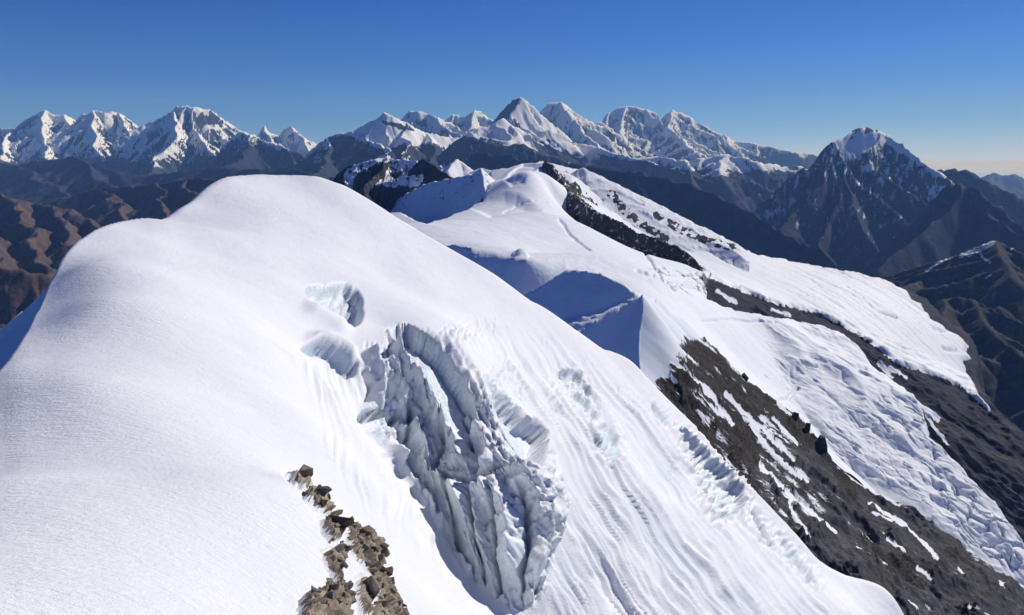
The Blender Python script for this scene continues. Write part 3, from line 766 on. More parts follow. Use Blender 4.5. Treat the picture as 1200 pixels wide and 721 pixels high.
near_peak('rocky_peak', 'black rock wedge in front of the small snow pyramid',
    [L([(485,196,3300),(490,188,3280),(497,185,3260),(506,191,3230),(518,200,3200),(530,207,3150),(540,213,3100)], 1.0, 1.1)],
    (478,548), (2900,3400), 219, paint=lambda Pn, s: np.full(s.shape, .1) + .25*fbm(UV(Pn)[0]/4, UV(Pn)[1]/4, 3, 2), rough=(14, 60), res=(110,160,60))
near_peak('snow_pyramid', 'small sunlit snow pyramid in the gap behind the shaded wall',
    [L([(514,205,4700),(522,197,4600),(529,191,4550),(535,186,4500),(541,190,4500),(548,195,4500),(558,201,4500),(570,210,4500)], 1., .7), L([(535,186,4500),(531,192,4400),(524,200,4250)], 1.1, .6)],
    (505,580), (4000,4900), 223, paint=lambda Pn, s: np.full(s.shape, .75) + .25*fbm(UV(Pn)[0]/3, UV(Pn)[1]/4, 3, 2), rough=(14, 90), res=(110,160,60))

# rock crest through the snowfield and the snow crest behind it
def paint_rr(Pn, s):
    U, V = UV(Pn)
    return .22 + .8*fbm(U/6, V/4, 4, 31) + 0.25*sstep(.62, .9, grid_normals(Pn)[..., 2])
near_peak('rocky_ridge', 'jagged dark rock rib running down through the white snowfield',
    [L([(640,187,2980),(645,190,2950),(649,198,2850),(655,208,2720),(662,220,2600),(672,232,2480),(682,238,2400),(692,246,2330),(702,252,2280),(716,257,2240),(728,262,2200),(738,271,2130),(748,277,2080),(762,278,2080),(775,286,2050),(790,291,2020),(803,297,1980),(812,303,1930)], .8, 1.1), L([(655,206,2720),(672,228,2480),(692,243,2330),(716,254,2240),(748,271,2080),(790,286,2020),(808,297,1960)], .8, .9)],
    (625,830), (1750,3100), 231, mat=M_rock, paint=paint_rr, rough=(24, 60), flute=(14, 24), warp=(12, 40), micro=(5, 14), res=(330,320,150))
def paint_sr(Pn, s):
    U, V = UV(Pn)
    r = 0
    for pl, w in (([(716,227),(726,240),(738,252),(760,268),(780,280)], 9), ([(770,252),(785,262),(800,270),(830,283),(858,290)], 8), ([(700,250),(730,262),(760,280)], 4)):
        r = np.maximum(r, sstep(w, 1, pline(U, V, pl)[0]))
    return .95 - 1.0*r*sstep(-.22, .12, fbm(U/9, V/6, 4, 23)) + .5*r*fbm(U/4, V/4, 4, 3) - .25*sstep(.75, .95, ridged(U/30, V/9, 3, 27))
near_peak('snow_crest', 'white snow crest with broken rock bands beyond the dark rock rib',
    [L([(655,203,3300),(664,198,3300),(671,204,3250),(678,198,3250),(684,195,3250),(692,203,3200),(705,215,3130),(720,226,3060),(735,236,3000),(748,247,2960),(762,254,2930),(775,258,2900),(790,265,2870),(805,274,2850),(822,280,2820),(840,284,2780),(858,291,2700),(870,300,2640)], .6, .42)],
    (640,885), (2350,3500), 237, paint=paint_sr, rough=(12, 90), flute=(5, 40), warp=(10, 70), micro=(2, 12), res=(320,260,110))

# brown hills on the right beyond the glacier
M_hill = mountain_mat('grey_brown_hill', 4, (0.035, 0.034, 0.039), (0.078, 0.072, 0.072), (0.155, 0.138, 0.124))
def rh(label, crest, ex, ur, yr, seed, **k):
    d = dict(res=(260, 320, 150), step=420, length=900, drop=380, slope=.8, micro=(8,90), mat=M_hill, rough=(45, 260), flute=(25, 90), warp=(50, 350), group='brown hills beyond the glacier', D=9e3, sub=1)
    d.update(k)
    return far_peak('hill', label, crest, ex, ur, yr, 5000, 200, seed=seed, **d)
def paint_h(Pn, s):
    U, V = UV(Pn)
    a = 0
    for pl, w in (([(1085,318),(1100,308),(1120,298)], 5), ([(1128,300),(1148,292),(1163,284)], 10), ([(1150,300),(1160,308)], 6), ([(1155,326),(1162,322)], 4), ([(1185,292),(1200,284)], 4)):
        a = np.maximum(a, sstep(w, 0, pline(U, V, pl)[0]))
    return -.3 + 1.0*a + .4*fbm(U/6, V/6, 4, 9)
rh('dark rocky hill with snow patches below the brown ridge',
   [(960,330,5.9*K),(1000,325,5.8*K),(1050,322,5.7*K),(1085,318,5.6*K),(1110,305,5.5*K),(1135,294,5.4*K),(1165,280,5.2*K),(1185,290,5.1*K),(1200,296,5*K),(1250,315,4.9*K),(1310,335,4.8*K)],
   [[(1165,280,5.2*K),(1170,300,4.8*K),(1185,325,4.4*K)],[(1110,305,5.5*K),(1090,325,5.1*K),(1060,335,4.7*K)]], (940,1330), (3.8*K,6.2*K), 243, paint=paint_h)
rh('rounded brown hill with a furrowed flank right of the glacier edge',
   [(1040,345,4.6*K),(1075,350,4.4*K),(1095,358,4.2*K),(1108,350,4.2*K),(1122,346,4.2*K),(1135,348,4.2*K),(1150,356,4.1*K),(1175,368,4*K),(1205,382,3.9*K),(1260,400,3.8*K),(1320,420,3.7*K)],
   [[(1108,350,4.2*K),(1105,370,3.9*K),(1118,395,3.65*K),(1140,418,3.45*K)],[(1135,348,4.2*K),(1160,385,3.75*K),(1195,420,3.4*K)]], (1020,1330), (2.9*K,4.9*K), 249, flute=(32, 60))
rh('dark rocky hump between the glacier rim and the brown ridge',
   [(1000,322,5.3*K),(1040,326,5.1*K),(1070,334,5*K),(1100,340,4.9*K),(1130,332,4.8*K),(1150,325,4.8*K),(1175,332,4.7*K),(1220,350,4.6*K),(1300,370,4.5*K)],
   [[(1150,325,4.8*K),(1155,345,4.5*K),(1175,362,4.2*K)]], (960,1330), (3.9*K,5.5*K), 255)
print('mid a', round(time.time() - T0, 1))

# ---------------------------------------------------------------- near ridge: shaded snow peak and scree flank
def ply(n, p0, u, v):
    d = P(u, v, 1.0); return float(n @ p0/(n @ d))
def nrm(a, b, c):
    n = np.cross(b - a, c - a); return n/n[2]
apex = P(752, 346, 633)
nT = np.array((-.34, -.22, 1.0))
pA = P(655, 402, ply(nT, apex, 655, 402)); pB = P(620, 387, ply(nT, apex, 620, 387))
n1 = nrm(apex, pA, P(783, 443, 602)); n2 = nrm(apex, pB, P(690, 315, 668))
def plane(n, X, Y): return apex[2] - (n[0]*(X - apex[0]) + n[1]*(Y - apex[1]))/n[2]
SD = np.array(sdir); print('planes T, 1, 2 to the sun', [round(float(n @ SD/np.linalg.norm(n)), 2) for n in (nT, n1, n2)])
c1 = [(u, v, ply(n1, apex, u, v)) for u, v in ((800,480),(783,443),(781,425),(776,405),(771,385),(765,365),(752,346))] + \
     [(u, v, ply(n2, apex, u, v)) for u, v in ((745,341),(720,325),(700,318),(680,314),(663,316),(645,326),(630,336))]
s1 = [(752,346,634),(762,348,665),(775,352,700),(800,372,770),(830,400,810),(855,424,830),(880,450,840),(910,470,850),(940,490,850),(985,550,800),(1020,575,800),(1060,592,800),(1130,640,780),(1200,690,760),(1300,770,740)]
in1 = [(850,500,640),(900,560,580),(890,500,720),(940,540,700),(980,620,560),(1000,590,680),(1060,690,520),(1100,670,620),(1150,700,620),(860,560,520),(930,630,460),(1000,721,420),(1060,740,410),(1200,820,480),(820,530,520),(820,430,700)]
tps_r = TPS(np.array([P(*p) for p in c1 + s1[1:] + in1]), 3e-5)
sa_, sb_ = [ae(*p[:2]) for p in s1], [p[2] for p in s1]
S1a = np.array([q[0] for q in sa_]); S1e = np.array([q[1] for q in sa_]); S1y = np.array(sb_, float)
_q = [(ae(u, v)[0], y) for u, v, y in c1[6:]][::-1]
C1a = np.array([x[0] for x in _q]); C1y = np.array([x[1] for x in _q])
def ridge_h(X, Y):
    r = tps_r(X, Y)
    a = X/Y
    yc = np.interp(a, S1a, S1y, left=1200)
    b = np.maximum(Y - yc, 0)
    r = r - 0.55*b*b/(b + 40) - 0.35*b
    l = np.maximum(plane(n2, X, Y), np.minimum(plane(n1, X, Y), plane(nT, X, Y) + 2.5*ridged((X*.55 + Y*.8)/16, (X*.8 - Y*.5)/60, 3, 7) - 1.2))
    l = l + 2.2*fbm(X/70, Y/70, 3, 5) + 1.1*fbm(X/16, Y/16, 4, 6) + 0.8*ridged((X + .6*Y)/9, (Y - .6*X)/40, 3, 8)
    yk = np.interp(a, C1a, C1y)
    b = np.maximum(Y - yk, 0)
    l2 = l - 1.7*b
    h = np.where(a < apex[0]/apex[1], l2, np.minimum(r, l))
    left = np.where(a < apex[0]/apex[1], True, l < r)
    h = np.where(a < 0.4, h, r)
    return h, left & (a < .4)
def ridge_hh(X, Y):
    return ridge_h(X, Y)[0]
def scree_mat():
    m = NT('scree_and_crags')
    st = m.noise(1.0, 6, 0.62, m.mapv((0.035, 0.30, 0.12), (0, 0, R(-6))))
    st2 = m.noise(1.0, 5, 0.6, m.mapv((0.010, 0.055, 0.03), (0, 0, R(-6))))
    st = m.math('ADD', m.math('MULTIPLY', st, 0.55), m.math('MULTIPLY', st2, 0.45))
    n1 = m.noise(0.05, 7, 0.62); n2 = m.noise(0.45, 6, 0.68)
    scree = m.ramp(st, [(0.36, (0.035, 0.037, 0.044)), (0.5, (0.082, 0.082, 0.09)), (0.64, (0.16, 0.155, 0.158))])
    crag = m.ramp(n2, [(0.35, (0.018, 0.017, 0.018)), (0.55, (0.06, 0.054, 0.05)), (0.75, (0.17, 0.14, 0.11))])
    c = m.mix(m.math('MULTIPLY', m.ramp(n1, [(0.42, (0, 0, 0)), (0.56, (1, 1, 1))]), 0.45), scree, crag)
    c = m.mix(m.ramp(m.math('ADD', m.attr('crag'), m.math('MULTIPLY', m.math('SUBTRACT', n2, 0.5), 0.8)), [(0.4, (0, 0, 0)), (0.6, (1, 1, 1))]), c, crag)
    s = m.math('ADD', m.attr('snow'), m.math('MULTIPLY', m.math('SUBTRACT', st, 0.5), 1.3))
    s = m.math('ADD', s, m.math('MULTIPLY', m.math('SUBTRACT', n2, 0.5), 0.55))
    f = m.ramp(s, [(0.45, (0, 0, 0)), (0.55, (1, 1, 1))])
    c = m.mix(f, c, SNOW)
    nb = m.bump(m.math('MULTIPLY', m.math('ADD', n2, st), m.math('SUBTRACT', 1.15, f)), 0.45, 1.1)
    m.bsdf(c, 0.9, nb, 0.03)
    return m.m
M_flank = scree_mat()
def build_ridge():
    X, Y = colgrid(ridge_hh, *aa(585, 1270, 450), 620, 300, 1500, 600, 400, 0.2)
    Z, left = ridge_h(X, Y)
    # rock steps and gullies run down the fall line (+x)
    Pn = np.stack([X, Y, Z], -1); U, V = UV(Pn)
    th = R(43); A1 = U*math.cos(th) + V*math.sin(th); B1 = -U*math.sin(th) + V*math.cos(th)
    st1 = fbm(A1/70, B1/6.5, 4, 90); st2 = fbm(A1/28, B1/3.2, 3, 91)
    rock = np.zeros(U.shape)
    def blob(pts, soft, w=1.0):
        return w*sstep(-soft, soft, poly(U, V, pts))
    rock = blob([(762,450),(790,435),(805,445),(830,500),(860,560),(885,590),(905,620),(1000,700),(1050,790),(900,790),(850,640),(780,520)], 7)
    rock = np.maximum(rock, blob([(800,395),(826,398),(850,420),(868,440),(900,480),(880,500),(850,470),(825,450),(812,425)], 6))
    rock = np.maximum(rock, blob([(842,478),(866,480),(886,510),(893,548),(870,540),(850,505)], 6))
    rock = np.maximum(rock, blob([(868,440),(900,462),(940,488),(985,550),(1060,592),(1200,690),(1300,780),(1300,900),(1000,860),(930,640),(940,600),(985,640),(1020,630),(960,560),(910,500),(880,470)], 8))
    rock = np.maximum(rock, .75*blob([(895,470),(985,548),(1200,690),(1200,900),(960,721),(900,640),(890,590),(955,600),(900,520)], 14))
    rock = np.maximum(rock, .62*blob([(800,395),(830,400),(880,450),(990,550),(1060,592),(1200,690),(1200,900),(900,800),(780,520),(762,450),(790,430)], 10))
    snowp = 0
    for pl, w, am in (([(850,460),(870,482),(900,510),(930,540)], 5, .8), ([(880,500),(910,535),(945,565)], 5, .9), ([(890,545),(920,575),(950,600),(978,622)], 3.5, 1), ([(905,490),(935,520)], 4, .7),
                  ([(990,555),(1030,580),(1055,592)], 3, .9), ([(1020,590),(1060,615),(1100,655)], 3.4, 1), ([(1022,600),(1045,610)], 2, .8), ([(1040,632),(1060,645)], 3, .9), ([(1075,665),(1092,680)], 3, .9), ([(1135,712),(1160,722)], 3, .8),
                  ([(825,455),(850,485),(860,500)], 5, .7), ([(925,590),(935,610),(948,630)], 5, .8), ([(1005,640),(1040,660)], 2, .5), ([(1060,700),(1075,712)], 2, .5)):
        snowp = np.maximum(snowp, am*sstep(w, w*0.2, pline(U + 2.5*fbm(U/12, V/12, 2, 4), V + 2.5*fbm(U/12, V/12, 2, 8), pl)[0]))
    sn = 0.95 - 0.88*rock + (0.8 + .75*sstep(540, 470, V))*(st1*0.6 + st2*0.4)*(0.35 + 0.65*sstep(0, .5, rock))
    sn -= 0.42*sstep(.1, .6, ridged(A1/60, B1/9, 3, 95))*sstep(770, 800, U)*(1 - rock)*sstep(380, 430, V)
    sn = np.maximum(sn, 1.15*snowp + 0.4*st2)
    thin = sstep(.80, .93, ridged(B1/15 + .5*st1, A1/190, 2, 96))*sstep(.02, .22, fbm(A1/70, B1/26, 3, 94))
    sn = np.maximum(sn, 1.0*thin*sstep(430, 560, V))
    sn = np.where(left, 1.0, sn)
    rk = sstep(.62, .3, sn)
    Z = Z + np.where(left, 0, rk*(11*ridged(A1/70 + .3*st1, B1/17, 4, 97) - 5 + 3.5*ridged(A1/26, B1/6, 3, 99) + 0.7*ridged(X/12, Y/7, 4, 98)) + (1 - rk)*1.2*st1)
    # cracked top of the shaded peak
    for pl, dp in (([(757,346),(790,390),(820,425)], 3), ([(760,344),(800,385),(812,400)], 3)):
        Z -= dp*sstep(2.2, 0, pline(U, V, pl)[0])*~left
    crag = sstep(0, 1, rk)*sstep(12, 2, np.abs(Y - np.interp(X/Y, S1a, S1y)))*0
    Z += np.where(left, 1.5*fbm(X/60, Y/60, 4, 5), 0)
    Pn = np.stack([X, Y, Z], -1)
    lf = left[:-1, :-1]
    a = mesh_grid('snow_peak', Pn, M_glacier, {'ice': np.zeros(U.shape), 'dirt_dark': np.zeros(U.shape)}, keep=lf)
    tag(a, 'steep snow faces in deep blue shade split by one lit rib', 'snow face', None, 'structure')
    cg = np.maximum(blob([(842,478),(866,480),(886,510),(893,548),(870,540),(850,505)], 8), blob([(762,445),(800,400),(826,398),(868,440),(940,488),(962,520),(940,530),(900,500),(880,560),(900,600),(920,640),(950,680),(1000,740),(960,760),(880,640),(800,520)], 10))
    cg = np.maximum(cg, .8*sstep(14, 3, pline(U, V, [(940,488),(985,552),(1000,580)])[0]))
    for q in ([(1010,625),(1030,650),(1060,670),(1080,690)], [(1060,655),(1090,672)], [(1110,645),(1140,665)]): cg = np.maximum(cg, sstep(7, 2, pline(U, V, q)[0]))
    b = mesh_grid('scree_flank', Pn, M_flank, {'snow': sn, 'crag': cg}, keep=~lf)
    tag(b, 'rocky mountainside of dark scree streaked with snow at the lower right', 'mountainside', None, 'structure')
build_ridge()
# small shaded ridge left of it
near_peak('snow_ridge', 'low shaded snow ridge with a thin lit ledge above the white slope',
    [L([(470,300,960),(500,290,900),(524,283,885),(533,280,880),(545,282,876),(560,287,868),(575,289,862),(590,292,856),(602,293,852),(612,290,848),(618,293,845),(622,302,838),(632,314,828),(645,324,815),(660,340,800),(680,370,780)], 1.5, 1.25),
     L([(548,303,858),(560,298,850),(580,298,840),(595,302,828),(602,301,822),(617,303,812)], .1, 1.3)],
    (470,700), (560,1000), 261, mat=M_glacier, paint=lambda Pn, s: s*0, warp=(2, 70), rough=(1.2, 40), flute=(0, 20), micro=(1.2, 25), res=(200,200,100))
print('mid b', round(time.time() - T0, 1))
# ================================================================ foreground: the snow slope
CREST = [(-260,640,16),(-160,600,19),(-80,560,24.5),(-30,478,33),(0,437,38.5),(12,426,41.5),(22,412,44.5),(34,388,49.5),(48,355,56),(62,325,62),(76,298,68),(92,281,74),(120,264.5,84),(150,257,95),(172,256,101),(195,256.5,108),(214,243,113),(228,233,118),(245,217,124),(258,209.5,128),(272,205,133),(300,204,140),(335,205,146),(370,206.5,150),(400,216,152),(440,238,152),(480,264,152),(520,287,151),(560,309,150),(590,328,150),(620,351,150),(650,368,151),(680,390,152),(705,408,153),(722,414,155),(738,420,156),(752,434,156),(765,450,156),(790,475,156),(815,500,154),(840,530,152),(870,560,150),(900,590,148),(930,622,145),(960,658,141),(985,672,140),(1010,680,140),(1035,686,139),(1048,700,137),(1060,722,134),(1120,840,125),(1200,960,115)]
inner = [(0,721,9),(200,721,11),(0,560,20),(150,560,22),(250,640,17),(100,450,35),(200,480,34),(300,560,27),(120,350,52),(200,400,48),(350,565,27.5),(400,640,23),(410,721,18.5),(460,721,23),
  (300,480,42),(200,320,68),(260,300,90),(100,310,62),(300,400,60),(300,250,120),(250,270,100),(380,250,135),(330,330,88),(380,340,96),
  (400,280,125),(450,320,122),(500,330,128),(560,380,125),(600,420,118),(520,370,110),
  (340,480,46),(400,470,62),(420,560,42),(430,500,68),(450,640,36),(520,700,40),(500,600,66),(470,560,69),(540,655,62),(560,690,59),(610,717,57),
  (455,385,92),(500,388,91),(525,405,89),(560,445,84),(590,470,81),(630,520,76),(652,570,71),(660,620,66),(640,690,59),
  (640,480,96),(700,500,104),(700,600,84),(680,660,72),(660,740,58),(700,721,64),(760,721,74),(800,721,80),(900,721,98),(1000,721,118),(760,560,112),(800,600,108),(850,620,116),(900,660,120),(750,480,138),(700,440,140),(650,410,138),(820,560,132),
  (600,800,36),(400,900,10),(0,900,5),(-300,900,4),(-300,700,10),(800,900,50),(1000,900,80)]
hid = []
for (u, v, y) in CREST[2::4]:
    p = P(u, v, y); 
    hid.append((p[0]*1.12 - 2, p[1]*1.16, p[2] - 0.22*y*0.16 - 5))
FGP = np.array([P(*p) for p in CREST] + [P(*p) for p in inner])
tps_f = TPS(FGP, 2e-5)
_c = [(ae(u, v), y) for u, v, y in CREST]
Ca = np.array([c[0][0] for c in _c]); Ce = np.array([c[0][1] for c in _c]); Cy = np.array([c[1] for c in _c], float)
Aax = np.linspace(-1.0, 0.95, 800)
Ysm = np.interp(Aax, Ca, Cy)
ker = np.hanning(15); ker /= ker.sum()
Ysm = np.convolve(np.pad(Ysm, 7, 'edge'), ker, 'valid')
def fg_raw(X, Y):
    Y = np.broadcast_to(Y, X.shape)
    a = X/Y
    yc = np.interp(a, Aax, Ysm)
    Yc = np.minimum(Y, yc*1.02)
    z = tps_f(a*Yc, Yc)
    b = np.maximum(Y - yc, 0)
    # past the crest the far side falls away
    return z - 0.25*b - 0.9*b*b/(b + 0.12*yc)
# match the skyline of the crest
_yy = np.geomspace(8, 260, 1500)
_A = Aax[::4]
_e = fg_raw(_A[:, None]*_yy[None], np.broadcast_to(_yy, (len(_A), 1500)))/_yy
_k = np.hanning(9); _k /= _k.sum()
_Ct = np.convolve(np.pad(np.interp(_A, Ca, Ce), 4, 'edge'), np.hanning(5)[1:-1]/2 if False else np.r_[0,0,0,.25,.5,.25,0,0,0], 'valid')
_dE = _Ct - _e.max(1)
_dE = np.convolve(np.pad(_dE, 4, 'edge'), _k, 'valid')
print('skyline error', np.abs(_dE[20:-40]).max())
def fg_h(X, Y):
    a = X/np.broadcast_to(Y, X.shape)
    yc = np.interp(a, Aax, Ysm); d = np.interp(a, _A, _dE)
    t = sstep(0.45, 0.97, Y/yc)
    return fg_raw(X, Y) + d*np.minimum(Y, yc)*t
def build_fg():
    a0, a1 = -0.93, 0.80
    inn = np.linspace(ae(-15, 430)[0], ae(1215, 650)[0]*0.93, 860)
    A = np.r_[np.linspace(a0, inn[0], 50)[:-1], inn, np.linspace(inn[-1], a1, 20)[1:]]
    X, Y = colgrid(fg_h, 0, 0, 0, 4.0, 250, 900, 620, 0.10, acols=A)
    Z = fg_h(X, Y)
    Pn = np.stack([X, Y, Z], -1)
    N = grid_normals(Pn)
    U, V = UV(Pn)
    # everything below is relief pushed in or out along the slope's own normal, in metres
    W_ = 3.4*fbm(U/16, V/16, 4, 500, .6); W2 = 3.4*fbm(U/16 + 9, V/16, 4, 501, .6)
    Uw, Vw = U + W_, V + W2
    def pg(pts): return poly(Uw, Vw, pts)
    disp = 0.28*fbm(X/22, Y/30, 4, 502)*sstep(15, 60, Y) + 0.05*fbm(X/5, Y/5, 4, 503)
    sx, sy = X*.83 + Y*.55, Y*.83 - X*.55
    disp += 0.075*(ridged(sy/2.6, sx/11, 3, 504) - .4)*sstep(20, 60, Y)*(.5 + fbm(X/30, Y/30, 2, 505)) + 0.018*(ridged(sy/.6, sx/2.6, 3, 506) - .4)*sstep(60, 20, Y)
    # broad wind-scooped bands crossing the near slope
    bd, bp, bs = pline(U, V, [(-40,380),(60,440),(170,500),(260,560),(330,620),(380,700)])
    disp += 0.18*np.exp(-(bd/45)**2)
    bd, bp, bs = pline(U, V, [(250,350),(330,440),(400,520),(470,590),(540,680)])
    disp += 0.35*np.exp(-(bd/16)**2)*sstep(0, .25, bp)
    bd, bp, bs = pline(U, V, [(370,440),(400,500),(450,570),(500,630)])
    disp += 0.5*np.exp(-(bd/9)**2)*sstep(0, .2, bp)
    ice = np.zeros(X.shape); rough = np.zeros(X.shape)
    # flutes fanning down the right-hand side
    q = np.arctan2(V + 161, U - 244); r = np.hypot(V + 161, U - 244)
    q = q + 0.012*fbm(U/90, V/90, 3, 510)
    fl_w = sstep(-30, 50, poly(U, V, [(560,400),(640,400),(700,430),(790,500),(900,600),(980,680),(1060,740),(1060,1000),(650,1000),(660,600),(610,500)]))
    f1 = ridged(q*34, r/420, 3, 511); f2 = ridged(q*95, r/200, 3, 512)
    f3 = ridged(q*230, r/130, 2, 513)
    disp += fl_w*(0.75*(f1 - .4) + 0.75*(f2 - .3) + 0.22*(f3 - .3))
    ice += 0.38*fl_w*sstep(.42, .12, f1)*sstep(.45, .8, ridged(q*30, r/150, 2, 514) + .25)
    # left of the cliff: soft ribs
    fl2 = sstep(-12, 20, poly(U, V, [(350,420),(430,430),(450,520),(520,620),(560,680),(520,680),(430,600),(380,520)]))
    disp += fl2*0.45*(ridged(q*60, r/160, 3, 515) - .4)
    # hollow in the upper slope
    h1 = pg([(357,340),(361,335),(370,333),(382,335),(396,331),(410,333),(420,341),(427,354),(428,368),(424,378),(415,384),(406,382),(402,374),(391,369),(376,363),(363,352)])
    prof = sstep(0, 5, h1)
    disp -= prof*(1.5 + 0.8*sstep(0, 16, h1) + 0.5*(ridged(U/14, V/9, 4, 520) - .5))
    ice = np.maximum(ice, prof*.9)
    bd, bp, bs = pline(U, V, [(352,352),(366,362),(385,373),(402,384),(420,388)])
    disp += 0.7*np.exp(-(bd/8)**2)*sstep(0, .3, bp)*sstep(1, .7, bp)
    # curled scarp under it
    h2 = pg([(350,410),(356,403),(372,400),(388,404),(402,414),(413,424),(420,420),(423,428),(417,440),(408,444),(398,440),(388,430),(375,420),(362,416)])
    prof = sstep(0, 4, h2)
    disp -= prof*(1.1 + 0.4*sstep(0, 8, h2) + .4*(ridged(U/9, V/7, 3, 521) - .4)); ice = np.maximum(ice, prof*.9)
    bd, bp, bs = pline(Uw, Vw, [(352,401),(372,396),(392,401),(408,412),(417,428)])
    disp += 1.0*np.exp(-(bd/6)**2)*sstep(0, .35, bp)*sstep(1, .75, bp)
    # scarps: sharp edge on the upper right, wall falling to the lower left
    cliff = np.zeros(X.shape)
    def scarp(pts, depth, lam, t0=.12, t1=.85, soft=3.0, w=.95):
        nonlocal disp, cliff, ice
        bd, bp, bs = pline(Uw, Vw, pts)
        inside = sstep(0, soft, -bd*bs)
        win = sstep(0, t0, bp)*sstep(1, t1, bp)
        e = inside*win*np.exp(-bd/lam)
        disp -= depth*e; cliff = np.maximum(cliff, inside*win*sstep(lam*1.9, lam*1.2, bd))
    body = pg([(450,384),(470,380),(500,385),(528,402),(548,428),(572,438),(600,462),(632,498),(655,532),(663,572),(660,610),(652,650),(642,690),(628,712),(608,717),(588,708),(560,688),(540,660),(520,628),(500,598),(478,566),(462,540),(446,524),(432,508),(420,492),(424,470),(436,455),(430,432),(440,415),(452,400)])
    bm = sstep(-2, 7, body)
    foot = pline(Uw, Vw, [(446,524),(462,540),(478,566),(500,598),(520,628),(540,660),(560,688),(588,708),(608,717),(628,712),(642,690),(652,650),(661,605)])
    swell = sstep(0, 7, body)*sstep(110, 10, foot[0])*sstep(520, 600, V)
    disp += 0.0*swell - 0.15*bm
    SC = -1
    scarp([(560,508),(558,480),(546,446),(523,410),(502,391),(480,381),(458,384)], 3.0, 30, .12, .96)
    wd = poly(Uw, Vw, [(562,432),(588,456),(618,482),(642,502),(651,546),(624,549),(597,536),(581,494)])
    dl = pline(Uw, Vw, [(562,432),(581,494),(597,536),(624,549)])[0]; dr = pline(Uw, Vw, [(562,432),(588,456),(618,482),(642,502),(651,546)])[0]
    disp -= np.where(wd > 0, sstep(0, 3, dr)*3.2*dl/(dl + dr + 4)*sstep(0, 30, dl + dr), 0)
    disp += 2.0*sstep(-2, 46, body)*sstep(505, 590, V)
    disp += .7*np.exp(-(pline(Uw, Vw, [(530,400),(560,445),(578,500),(594,540)])[0]/11)**2)
    # seracs and buttresses
    def rib(pts, h, w, sharp=1.0, t=.1):
        nonlocal disp
        bd, bp, bs = pline(Uw, Vw, pts)
        disp += .85*h*np.clip(1 - bd/w, 0, 1)**sharp*sstep(0, t, bp)*sstep(1, 1 - t, bp)
    for a_ in (([(462,400),(468,420),(482,440),(498,458),(510,482),(516,505)], 3.2, 13), ([(433,408),(440,430),(446,450),(440,478)], 2.0, 12), ([(452,420),(462,445),(474,462),(470,480)], 2.2, 11),
               ([(480,492),(484,510),(494,528),(498,545)], 3.0, 11), ([(512,480),(526,505),(540,530),(545,552)], 2.4, 15), ([(560,500),(572,520),(580,545),(574,562)], 2.4, 13),
               ([(545,470),(560,492),(556,520)], 1.2, 12), ([(536,575),(545,600),(552,640),(560,680)], 2.2, 17), ([(572,568),(584,590),(596,600),(602,640),(604,690)], 2.6, 15), ([(604,568),(616,590),(628,600),(632,640),(624,690)], 2.2, 14),
               ([(560,572),(567,600),(570,640),(580,690)], 1.5, 9), ([(588,556),(606,560),(622,570),(636,590),(644,620)], 1.6, 9), ([(640,560),(652,585),(650,620),(640,650)], 1.4, 9),
               ([(425,470),(436,500),(452,520),(470,545)], 1.6, 9), ([(446,522),(470,548),(500,590),(520,625)], 1.3, 8), ([(488,535),(505,560),(525,572)], 1.8, 10)):
        rib(*a_)
    def cut(pts, h, w, t=.12):
        nonlocal disp
        bd, bp, bs = pline(Uw, Vw, pts)
        disp -= .9*h*sstep(w, 0, bd)*sstep(0, t, bp)*sstep(1, 1 - t, bp)
    for a_ in (([(498,552),(512,560),(535,566),(556,570),(574,564),(588,556),(606,558),(630,560)], 2.2, 4), ([(520,568),(530,600),(540,640),(556,680)], 1.8, 4), ([(556,572),(560,600),(562,640),(572,690)], 1.5, 3.5),
               ([(578,568),(586,598),(588,640),(586,700)], 2.0, 4), ([(606,574),(616,604),(618,650),(612,705)], 2.0, 4), ([(638,570),(640,605),(636,660),(628,700)], 1.5, 4), ([(420,488),(434,492),(448,484),(462,492),(474,476)], 2.6, 6),
               ([(476,470),(484,480),(480,500),(478,530)], 2.2, 5), ([(500,455),(512,480),(520,520),(508,556)], 1.8, 5), ([(540,470),(548,500),(552,530)], 1.2, 4), ([(585,530),(570,548),(556,556)], 1.4, 4), ([(455,405),(462,430),(470,452)], 1.6, 4),
               ([(424,432),(434,452),(430,476)], 1.4, 4), ([(585,505),(600,520),(622,540)], 1.0, 4), ([(600,590),(622,600),(640,598)], 1.0, 3)):
        cut(*a_)
    rg_ = ridged(Uw/26, Vw/40, 5, 530); bl = worley(Uw/17 + .3*fbm(U/9, V/9, 2, 3), Vw/24, 12)
    smooth_wall = sstep(-3, 8, poly(U, V, [(462,386),(480,383),(503,392),(524,412),(545,446),(557,480),(558,505),(536,512),(520,500),(510,470),(500,440),(482,418),(464,402)])) + sstep(-2, 5, wd)
    tw = bm*(1 - .85*np.clip(smooth_wall, 0, 1))
    disp += tw*(0.7*(ridged(q*75 + .4*fbm(U/20, V/20, 2, 8), r/90, 4, 533) - .4) + 0.45*(rg_ - .4) + 0.55*(bl[2] - .5)*sstep(.02, .2, bl[1] - bl[0]) - 0.3*sstep(.14, .02, bl[1] - bl[0]))
    disp += bm*0.2*fbm(U/6, V/8, 4, 531)*(1 - .6*np.clip(smooth_wall, 0, 1))
    ice = np.maximum(ice, np.maximum(bm, cliff))
